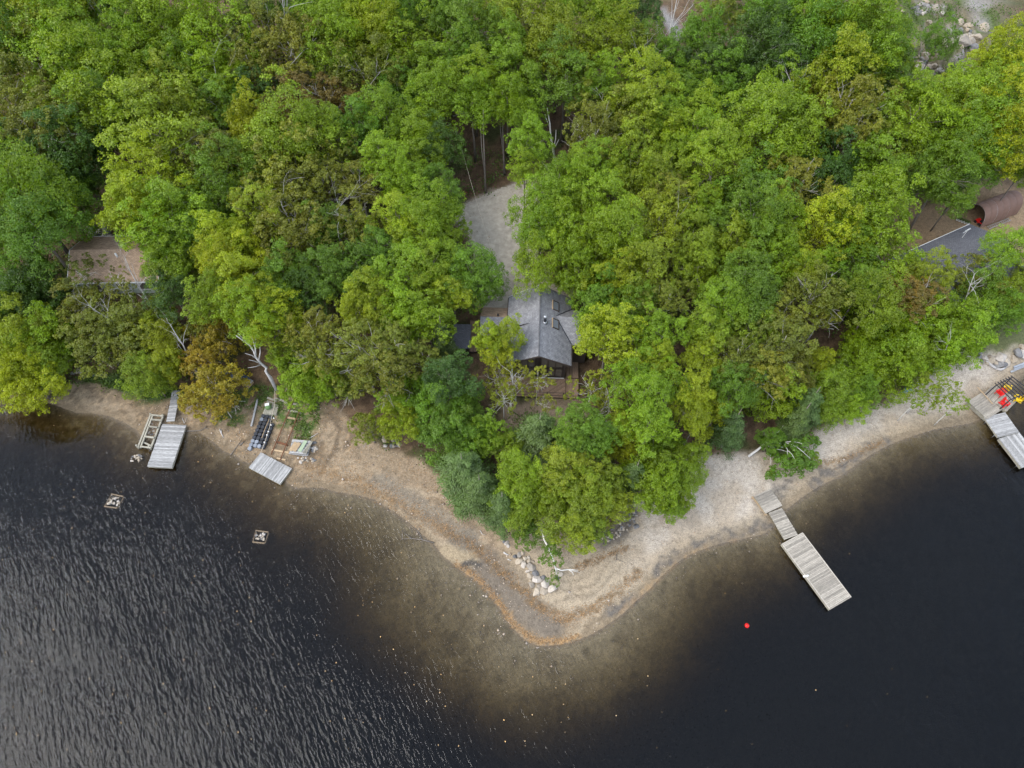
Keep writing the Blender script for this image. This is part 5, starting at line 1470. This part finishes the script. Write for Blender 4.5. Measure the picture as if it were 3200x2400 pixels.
WALLR = [(430, 95, 35), (425, 150, 30), (510, 185, 33), (585, 210, 42), (700, 160, 60), (570, 150, 25), (680, 255, 56), (745, 245, 36), (800, 215, 40), (812, 262, 30), (460, 215, 25), (482, 248, 20), (945, 95, 58), (1012, 20, 42),
 (1020, 60, 30), (905, 205, 34), (985, 140, 50), (890, 165, 26), (770, 165, 24), (640, 225, 30), (530, 235, 22)]
order = sorted(range(len(WALLR)), key=lambda i: WALLR[i][0])
for rank, i in enumerate(order):
    x, y, r_ = WALLR[i]
    rock(*K4(x, y), r_ / 4.33 * 1.05, f'boulder, {NUM[rank]} from the left in the wall above the chair deck', 'boulder wall above the chair deck')
for x, y, r_, lab in ((3010, 128, 22, 'large grey rock slab below the top right corner'), (2880, 210, 14, 'grey rock ledge left of the outcrop shrub'), (3075, 90, 15, 'broken grey rock mass above the large slab'), (2865, 45, 13, 'pale rock slab at the top of the outcrop'), (3125, 110, 9, 'round boulder at the right of the outcrop'), (2938, 222, 8, 'upright boulder low on the outcrop')):
    rock(x, y, r_, lab, 'outcrop rocks', 'rock', sink=0.9, name='rock')

for (ox, oy, sx, sy, n, lab, grp) in ((3020, 120, 45, 35, 26, 'angular grey rock on the open slope at the top right', 'rocks of the upper slope'), (2885, 205, 16, 40, 16, 'angular grey rock in the ledge left of the slope shrub', 'rocks of the lower ledge'), (2880, 40, 40, 25, 14, 'pale rock near the top of the open slope', 'rocks at the top of the slope')):
    for i in range(n): rock(ox + rg.gauss(0, sx * 0.6), oy + rg.gauss(0, sy * 0.6), rg.uniform(4, 12), lab, grp, 'rock', sink=0.7, name='rock')

# ---------------------------------------------------------------- dead, fallen and leaning trees
def poly_tree(name, base_px, chains, mat, label, cat, group=None, rad=0.15, crowns=()):
    """Chains of (px, py, height above the ground at the base)."""
    b = ground(*base_px)
    r_ = empty(name, b); tag(r_, label, cat, group)
    for ci, (nm, w, ch) in enumerate(chains):
        pts_ = [site(x, y, b[2] + h) - b for x, y, h in ch]
        n = len(pts_)
        MB().tube(pts_, [max(0.018, rad * w * (1 - 0.8 * i / max(1, n - 1))) for i in range(n)], 6).build(nm, M[mat], r_, True)
    for (x, y, h, rr, sp, c) in crowns:
        p = site(x, y, b[2] + h) - b
        o = obj('crown', rg.choice(CROWNS[sp]), r_, tuple(map(float, p)), (0, 0, rg.uniform(0, 6)), (rr / RC, rr / RC, rr / RC * 0.7)); o.color = (*c, 1)
    return r_
def q3(lst): return [(*T3(x, y), h) for x, y, h in lst]
poly_tree('dead_tree', T3(965, 690), [('trunk', 1.5, q3([(965, 690, 0), (900, 570, 1.9), (858, 505, 3), (865, 470, 3.4), (810, 430, 4.6), (760, 370, 5.6), (740, 310, 6.4), (700, 250, 7.4), (650, 215, 8.2), (565, 155, 9.6)])),
 ('branch', 0.55, q3([(805, 430, 4.6), (750, 408, 5.4), (690, 395, 6.2)])), ('branch', 0.6, q3([(775, 390, 5.2), (720, 350, 6.2), (650, 330, 7.0)])), ('branch', 0.6, q3([(790, 400, 5.2), (803, 320, 6.3), (800, 240, 7.3)])),
 ('branch', 0.75, q3([(758, 345, 6.0), (755, 280, 7.0), (735, 210, 8.0), (705, 140, 9.0)])), ('branch', 0.5, q3([(745, 260, 7.3), (760, 190, 8.2), (770, 120, 9.2)])), ('branch', 0.5, q3([(705, 255, 7.4), (670, 200, 8.2), (640, 150, 9)])),
 ('branch', 0.5, q3([(690, 240, 7.6), (630, 180, 8.8), (580, 130, 9.8)])), ('branch', 0.6, q3([(812, 440, 4.5), (760, 462, 5.0), (680, 475, 5.6)])), ('branch', 0.4, q3([(950, 640, 1.0), (915, 560, 2.2), (870, 530, 3)]))],
 'dead', 'tall leaning white snag without leaves above the float dock', 'dead tree', rad=0.15)
def f5(lst): return [(2280 + x / 3.966, 1280 + y / 3.966, h) for x, y, h in lst]
poly_tree('fallen_birch', (2338, 1428), [('trunk', 1.2, f5([(230, 580, 0.15), (330, 510, 0.7), (430, 430, 1.3), (540, 330, 2.0), (620, 260, 2.6), (665, 200, 3.2)])), ('branch', 0.4, f5([(520, 335, 2), (535, 290, 2.4), (542, 250, 2.8)])),
 ('branch', 0.4, f5([(440, 435, 1.3), (500, 460, 1.6), (565, 475, 1.8)])), ('branch', 0.45, f5([(510, 480, 1.2), (580, 490, 1.6), (640, 500, 1.9), (710, 520, 2.2)])), ('branch', 0.5, f5([(540, 435, 1.5), (630, 415, 2.2)])),
 ('branch', 0.5, f5([(690, 400, 2.6), (790, 396, 3.0), (870, 412, 3.2), (950, 455, 3.2)])), ('branch', 0.45, f5([(690, 410, 2.6), (760, 430, 2.9), (830, 460, 3.0), (900, 515, 3), (1000, 605, 2.8)])), ('branch', 0.4, f5([(680, 435, 2.5), (715, 490, 2.8), (718, 560, 2.8)])),
 ('branch', 0.4, f5([(720, 505, 2.7), (770, 550, 2.9), (808, 615, 2.9)])), ('branch', 0.4, f5([(490, 500, 1), (508, 580, 1.0), (512, 690, 0.9)])), ('branch', 0.35, f5([(560, 440, 1.6), (610, 455, 1.9), (665, 468, 2.1)]))],
 'birch', 'white birch trunk fallen over the bush at the east beach', 'fallen tree', rad=0.14)
for i, (x, y, r_, h, c, lab) in enumerate(((2475, 1425, 62, 1.2, 'g', 'wide dark green bush below the fallen white birch'), (2520, 1440, 30, 0.9, 'm', 'green bush at the right end of the fallen white birch'), (2415, 1385, 26, 1.4, 'd', 'dark bush behind the fallen white birch'),
        (2410, 1480, 9, 0.3, 'm', 'small tuft of green on the sand by the landing'))):
    plant_tree(x, y, r_, c, lab, sp='bush', hc=h)
poly_tree('leaning_birch', S6(520, 428), [('trunk', 1.1, [(*S6(x, y), h) for x, y, h in ((520, 428, 0.2), (540, 490, 0.9), (590, 530, 1.5), (620, 640, 2.1), (680, 760, 2.2), (710, 850, 2.0), (722, 905, 1.6), (745, 935, 1.2))]),
 ('branch', 0.5, [(*S6(x, y), h) for x, y, h in ((722, 905, 1.5), (780, 930, 1.2), (850, 920, 1.1), (900, 935, 0.9), (960, 950, 0.7))]), ('branch', 0.35, [(*S6(x, y), h) for x, y, h in ((850, 920, 1.1), (890, 950, 1.0), (895, 975, 0.9))]),
 ('branch', 0.35, [(*S6(x, y), h) for x, y, h in ((860, 920, 1.1), (910, 925, 1.2), (945, 930, 1.2))]), ('branch', 0.5, [(*S6(x, y), h) for x, y, h in ((530, 470, 0.8), (545, 540, 1.0), (560, 610, 0.9))]),
 ('branch', 0.4, [(*S6(x, y), h) for x, y, h in ((520, 432, 0.4), (480, 425, 1.0), (420, 440, 1.3))]), ('branch', 0.3, [(*S6(x, y), h) for x, y, h in ((722, 905, 1.5), (730, 940, 1.0), (735, 975, 0.7))])],
 'birch', 'white birch leaning out over the boulders of the point', 'tree', rad=0.16,
 crowns=[(*S6(450, 600), 1.6, 1.5, 'thin', (0.10, 0.19, 0.012)), (*S6(460, 640), 1.4, 1.2, 'thin', (0.10, 0.19, 0.012)), (*S6(690, 780), 2.0, 1.5, 'thin', (0.10, 0.19, 0.012)), (*S6(670, 730), 1.9, 1.2, 'thin', (0.10, 0.19, 0.012)), (*S6(715, 1010), 0.8, 0.9, 'thin', (0.10, 0.18, 0.012)), (*S6(440, 480), 1.6, 1.6, 'bush', (0.095, 0.18, 0.012))])
def P2(x, y): return (1067 + x / 2.073, y / 2.073)
poly_tree('dead_tree', (1740, 560), [('trunk', 1.3, [(1738, 545, 0), (1733, 500, 2.2), (*P2(1372, 975), 3.8), (*P2(1355, 880), 5.6), (*P2(1350, 800), 7.0), (*P2(1340, 740), 8.2), (*P2(1333, 700), 9.0)]),
 ('branch', 0.7, [(*P2(1372, 970), 3.8), (*P2(1388, 900), 5.0), (*P2(1390, 840), 6.0)]), ('branch', 0.5, [(*P2(1350, 830), 6.4), (*P2(1330, 780), 7.3), (*P2(1318, 740), 8.0)]), ('branch', 0.35, [(*P2(1385, 950), 4.2), (*P2(1410, 900), 5.0)])],
 'birch', 'slim white snag standing right of the gravel drive', 'dead tree', rad=0.17)
# two tall trunks at the back of the drive
for (x0, y0, x1, y1, lab, r_) in ((1518, 603, 1500, 330, 'bare double trunk rising at the back of the gravel drive', 0.2), (1577, 548, 1585, 330, 'straight grey trunk behind the gravel drive', 0.2)):
    poly_tree('tree_trunk', (x0, y0), [('stem', 1, [(x0, y0, 0), (x0 - 3, y0 - 60, 2.4), (x0 - 5, y0 - 130, 5.3), (x0 - 8, y0 - 200, 8.2), (x0 - 8, y0 - 260, 10.8)]), ('stem', 0.7, [(x0 - 3, y0 - 60, 2.4), (x0 - 12, y0 - 130, 5.3), (x0 - 16, y0 - 200, 8.2)])], 'bark', lab, 'tree trunk', rad=r_ * 0.85)
def bare_at(px, py, h, seed, mat, label, sc=1.0, **kw):
    p = above(px, py, h * 0.72)
    r_ = empty('dead_tree', p, 0); tag(r_, label, 'dead tree', 'bare trees in the wood')
    obj('trunk', bare(seed, h=h, mat=mat, **kw), r_, rot=(0, 0, seed * 1.3), scale=(sc, sc, 1))
for (x, y, h, s, mt, lab) in ((2505, 315, 13.5, 201, 'dead', 'pale bare tree with crooked limbs in the east wood'), (655, 690, 9.5, 202, 'dead', 'grey bare bushy tree in the west wood'), (2115, 75, 15, 203, 'dead', 'bare white tree beside the road patch at the top'),
        (2140, 745, 10.5, 204, 'bark_pale', 'fan of bare branches right of the gravel drive'), (345, 960, 9.0, 205, 'dead', 'gnarled white bare tree before the brown-roofed house'), (430, 905, 9.5, 206, 'dead', 'white bare crown at the right corner of the brown-roofed house'),
        (565, 1095, 7.5, 207, 'dead', 'small bare tree among the shore oaks near the plank ramp'), (1030, 640, 12, 208, 'dead', 'twisted white branches above the west wood'), (975, 690, 11.5, 209, 'dead', 'white forked branch above the olive oaks'),
        (1245, 1165, 9.8, 210, 'bark_pale', 'grey gnarled branches in the oak left of the cabin'), (60, 350, 14, 211, 'dead', 'bare pale tree near the left edge'), (335, 40, 15, 212, 'bark_pale', 'tall grey bare trunk at the top left'), (400, 20, 15, 213, 'bark_pale', 'second grey bare tree at the top left'),
        (860, 30, 15.5, 214, 'dead', 'pale bare crown at the top edge left of centre'), (2610, 360, 12.5, 215, 'dead', 'short bare white fork right of the east wood snag'), (2630, 470, 11.5, 216, 'bark_pale', 'spreading grey dead branches in the east wood'),
        (1880, 1270, 7.5, 217, 'dead', 'bare white branches in front of the cabin deck'), (2970, 1100, 7.0, 218, 'dead', 'white dead branch in the tree by the chair deck'), (3040, 910, 7.5, 219, 'dead', 'pale bare limbs above the slate grey roof'),
        (1590, 1215, 7.2, 220, 'birch', 'white birch stems before the cabin'), (650, 280, 13.5, 221, 'dead', 'grey bare branches in the upper west wood'), (480, 510, 12.5, 222, 'bark_pale', 'bare grey branches beneath the big lime crown'), (2020, 220, 12.5, 223, 'bark_pale', 'slim bare stem below the road patch'), (2280, 130, 13.5, 224, 'bark_pale', 'thin bare stems beside the golden oak at the top')):
    bare_at(x, y, h, s, mt, lab, rad=0.15, n=9, spread=0.8)

# driftwood on the shore
def drift(chain, rad, label, mat='bark', w=None):
    base = ground(*chain[0][0])
    r_ = empty('driftwood', base); tag(r_, label, 'driftwood', 'driftwood along the shore')
    for i, ch in enumerate(chain):
        pts_ = []
        for p in ch:
            g_ = ground(*p); pts_.append(np.array([g_[0], g_[1], max(g_[2], 0.0) + 0.06 + 0.05 * i]) - base)
        n = len(pts_)
        MB().tube(pts_, [rad * (1 - 0.7 * j / (n - 1)) * (1 if i == 0 else 0.6) for j in range(n)], 6).build('branch', M[mat], r_, True)
def ZB(x, y): return (700 + x / 1.813, 1225 + y / 1.813)
drift([[ZB(1190, 855), ZB(1120, 838), ZB(1060, 832), ZB(1000, 838)], [ZB(1120, 838), ZB(1105, 800), ZB(1080, 775)], [ZB(1060, 832), ZB(1035, 815), ZB(1015, 795)], [ZB(1015, 836), ZB(1012, 810), ZB(1015, 788)]], 0.09, 'forked driftwood branch half in the water left of the point')
drift([[Z2(640, 545), Z2(720, 545), Z2(800, 540), Z2(850, 515), Z2(885, 520)], [Z2(850, 515), Z2(870, 490)]], 0.10, 'dark driftwood branch right of the silver dock')
drift([[Z2(1000, 525), Z2(1015, 570), Z2(1038, 612)], [Z2(1015, 570), Z2(1022, 530)]], 0.09, 'short pale forked stick on the west bank', 'dead')
drift([[Z2(1110, 790), Z2(1160, 720), Z2(1225, 630)]], 0.07, 'thin dark stick pointing into the water left of the raft')
drift([[Z2(1200, 690), Z2(1250, 650)]], 0.16, 'short thick dark log left of the float blocks')
drift([[S6(228, 757), S6(250, 772), S6(280, 785)]], 0.12, 'short pale log on the dark sand left of the boulders', 'dead')
drift([[S6(265, 822), S6(300, 838)]], 0.07, 'small white stick left of the boulders', 'dead')
drift([[S6(0, 545), S6(20, 580), S6(50, 590)]], 0.05, 'thin curved stick on the sand west of the point', 'dead')
drift([[S6(1310, 780), S6(1310, 820), S6(1390, 855)], [S6(1310, 820), S6(1295, 850)]], 0.06, 'small dark twig and root on the point beach')
drift([[(2600, 1470), (2620, 1462), (2660, 1440)]], 0.05, 'thin stick in the wrack line of the east beach')
drift([[Z2(620, 415), Z2(640, 470)], [Z2(665, 415), Z2(640, 470)]], 0.06, 'small forked stick between ramp and west dock', 'dead')
drift([[(1450, 600), (1470, 604)]], 0.14, 'short red-brown log at the back of the gravel drive', 'rust')
drift([[Z2(1910, 620), Z2(1960, 590), Z2(2000, 565)]], 0.07, 'grey branch behind the board stack', 'dead')
# trees overhanging the far east beach reach out on low limbs
# ---------------------------------------------------------------- gravel drive sheet
def poly_sheet(name, poly, step, lift, mat, label):
    x0, y0 = poly.min(0); x1, y1 = poly.max(0)
    xs, ys = np.arange(x0, x1 + step, step), np.arange(y0, y1 + step, step)
    X, Y = np.meshgrid(xs, ys)
    wx = X + (fbm(X * 0.8, Y * 0.8) - 0.5) * 0.9; wy = Y + (fbm(X * 0.8 + 9, Y * 0.8) - 0.5) * 0.9
    ok = inside(poly, wx.ravel(), wy.ravel()).reshape(X.shape)
    Zz = np.array([tz(a, b) for a, b in zip(X.ravel(), Y.ravel())]) + lift
    idx = np.arange(X.size).reshape(X.shape)
    k = ok[:-1, :-1] & ok[1:, :-1] & ok[:-1, 1:] & ok[1:, 1:]
    q = np.stack([idx[:-1, :-1], idx[:-1, 1:], idx[1:, 1:], idx[1:, :-1]], -1)[k]
    me = np_mesh(name, np.stack([X.ravel(), Y.ravel(), Zz], -1), q, True)
    me.materials.append(mat)
    return tag(obj(name, me), label, None, kind='structure')
M['gravel'] = simple_mat('drive_gravel', (0.385, 0.34, 0.275), 0.95, 0.35, 1.4, bump=0.5)
poly_sheet('gravel_drive', DRIVE, 0.3, 0.03, M['gravel'], 'pale gravel drive ending behind the cabin')

# ---------------------------------------------------------------- loose stuff: undergrowth, fallen leaves, pebbles
rn = np.random.RandomState(77)
def hz(x, y):
    i = np.clip(np.searchsorted(XS, x) - 1, 0, nx - 2); j = np.clip(np.searchsorted(YS, y) - 1, 0, ny - 2)
    u = (x - XS[i]) / (XS[i + 1] - XS[i]); v = (y - YS[j]) / (YS[j + 1] - YS[j])
    return (HG[j, i] * (1 - u) + HG[j, i + 1] * u) * (1 - v) + (HG[j + 1, i] * (1 - u) + HG[j + 1, i + 1] * u) * v
def stuff_leaves(name, x, y, h, size, c, label, mat, up=0.5):
    k = len(x)
    p = np.stack([x, y, np.maximum(hz(x, y), 0.0) + h], -1)
    n = unit(rn.normal(size=(k, 3)) * 0.6 + np.array([0, 0, up]))
    me = leaf_mesh(name, p, n, size, rn.rand(k), rn.rand(k), rn, mat)
    o = obj(name, me); o.color = (*c, 1)
    return tag(o, label, None, kind='stuff')
x, y = rn.uniform(-85, 85, 5200), rn.uniform(30, 112, 5200)
ok = (~inside(sand_poly, x, y)) & (shore_d(x, y) > 2.5) & (~inside(DRIVE, x, y)) & (~inside(YARD_R, x, y)) & (~inside(LAWN_R, x, y)) & (np.hypot(x - 1.5, y - 50) > 9) & (fbm(x * 0.2, y * 0.2) > 0.42)
cx_, cy_ = x[ok], y[ok]
k = len(cx_)
rep = 26
ux = np.repeat(cx_, rep) + rn.normal(scale=0.55, size=k * rep); uy = np.repeat(cy_, rep) + rn.normal(scale=0.55, size=k * rep)
stuff_leaves('undergrowth', ux, uy, np.abs(rn.normal(scale=0.5, size=k * rep)) + 0.1, rn.uniform(0.2, 0.36, k * rep), (0.07, 0.13, 0.014), 'low leafy undergrowth on the forest floor', M['leaf'], 0.7)
# ragged grass and weeds on the west bank and lawn edges
gs = []
for poly, n in ((LAWN_L, 2600), (SCRUB_L, 3800)):
    a0, a1 = poly.min(0), poly.max(0)
    x, y = rn.uniform(a0[0], a1[0], n * 3), rn.uniform(a0[1], a1[1], n * 3)
    ok = inside(poly, x, y) & (fbm(x * 0.9, y * 0.9) > 0.47)
    gs.append(np.stack([x[ok], y[ok]], -1))
gs = np.vstack(gs)
stuff_leaves('weeds', gs[:, 0], gs[:, 1], rn.uniform(0.03, 0.28, len(gs)), rn.uniform(0.1, 0.25, len(gs)), (0.085, 0.15, 0.02), 'weeds and grass tufts on the west bank', M['leaf'], 0.9)
# fallen leaves: along the wrack lines, under the trees at the beach edge, over the west bank
lx, ly = [], []
for ln, n, w in [(WRACK[0], 2600, 0.4), (WRACK[1], 1700, 0.6), (WRACK[2], 450, 0.25), (WRACK[3], 400, 0.3), (EDGE, 1800, 0.2)]:
    t = rn.rand(n) * (len(ln) - 1); i = t.astype(int); u = (t - i)[:, None]
    p = ln[i] * (1 - u) + ln[np.minimum(i + 1, len(ln) - 1)] * u + rn.normal(scale=w, size=(n, 2)) + (fbm(t * 3, t * 0 + 3)[:, None] - 0.5) * 0.5
    lx.append(p[:, 0]); ly.append(p[:, 1])
x, y = rn.uniform(-48, 2, 26000), rn.uniform(28, 52, 26000)
ok = inside(sand_poly, x, y) & (shore_d(x, y) > 0.15) & (fbm(x * 0.5, y * 0.5) + 0.25 * rn.rand(len(x)) > 0.62)
lx.append(x[ok]); ly.append(y[ok])
x, y = rn.uniform(-10, 60, 30000), rn.uniform(18, 55, 30000)
sdp = dist_line(SAND, x, y)
ok = inside(sand_poly, x, y) & (shore_d(x, y) > 0.5) & (rn.rand(len(x)) < np.exp(-sdp / 1.6) * 0.6 + 0.035)
lx.append(x[ok]); ly.append(y[ok])
lx, ly = np.concatenate(lx), np.concatenate(ly)
stuff_leaves('fallen_leaves', lx, ly, rn.uniform(0.012, 0.05, len(lx)), rn.uniform(0.07, 0.15, len(lx)), (0.19, 0.125, 0.065), 'brown and orange fallen leaves along the shore', leaf_mat('dry_leaf', 0.1, 0.6, (1.5, 1.2, 0.8)), 2.2)
# leaves on the drive edge
x, y = rn.uniform(-14, 12, 6000), rn.uniform(60, 92, 6000)
dd = dist_line(np.vstack([DRIVE, DRIVE[:1]]), x, y)
ok = rn.rand(len(x)) < np.exp(-dd / 0.9)
stuff_leaves('drive_leaves', x[ok], y[ok], np.full(ok.sum(), 0.05), rn.uniform(0.1, 0.18, ok.sum()), (0.15, 0.09, 0.04), 'dry leaves strewn along the drive edge', bpy.data.materials['dry_leaf'], 2.2)
# leaves floating on the lake
x, y = rn.uniform(-55, 45, 900), rn.uniform(6, 44, 900)
ok = (shore_d(x, y) < -0.6) & (rn.rand(900) < np.where(x < 6, 0.55, 0.12))
x, y = x[ok], y[ok]
p = np.stack([x, y, np.full(len(x), 0.015)], -1)
me = leaf_mesh('floating_leaves', p, unit(np.stack([rn.normal(scale=0.05, size=len(x)), rn.normal(scale=0.05, size=len(x)), np.ones(len(x))], -1)), rn.uniform(0.08, 0.17, len(x)), rn.rand(len(x)), rn.rand(len(x)), rn, bpy.data.materials['dry_leaf'])
o = obj('floating_leaves', me); o.color = (0.42, 0.30, 0.16, 1); tag(o, 'pale fallen leaves floating on the lake', None, kind='stuff')
# pebbles on the beaches and on the shallow bed
x, y = rn.uniform(-45, 40, 26000), rn.uniform(8, 50, 26000)
d_ = shore_d(x, y)
ok = inside(sand_poly, x, y) & (d_ > -7) & (fbm(x * 0.7 + 5, y * 0.7) > 0.5) & (rn.rand(len(x)) < np.where(x < 0, 0.75, 0.3))
x, y = x[ok], y[ok]
k = len(x)
s = rn.uniform(0.025, 0.075, k) * (1 + 1.3 * (rn.rand(k) < 0.06))
oc_ = np.array([[1, 0, 0], [0, 1, 0], [-1, 0, 0], [0, -1, 0], [0, 0, 0.7], [0, 0, -0.4]])
v = (oc_[None] * s[:, None, None] * rn.uniform(0.7, 1.3, (k, 6, 1))) + np.stack([x, y, hz(x, y) + s * 0.25], -1)[:, None]
fc = np.array([[0, 1, 4], [1, 2, 4], [2, 3, 4], [3, 0, 4], [1, 0, 5], [2, 1, 5], [3, 2, 5], [0, 3, 5]])
me = np_mesh('pebbles', v.reshape(-1, 3), (fc[None] + (np.arange(k) * 6)[:, None, None]).reshape(-1, 3))
attr(me, 'v', np.repeat(rn.rand(k), 8), 'FACE'); attr(me, 'w', np.repeat(rn.rand(k), 8), 'FACE')
me.materials.append(leaf_mat('pebble', 0.0, 0.55, (1.1, 0.98, 0.85)))
o = obj('pebbles', me); o.color = (0.33, 0.28, 0.23, 1); tag(o, 'scattered pebbles on the beach', None, kind='stuff')
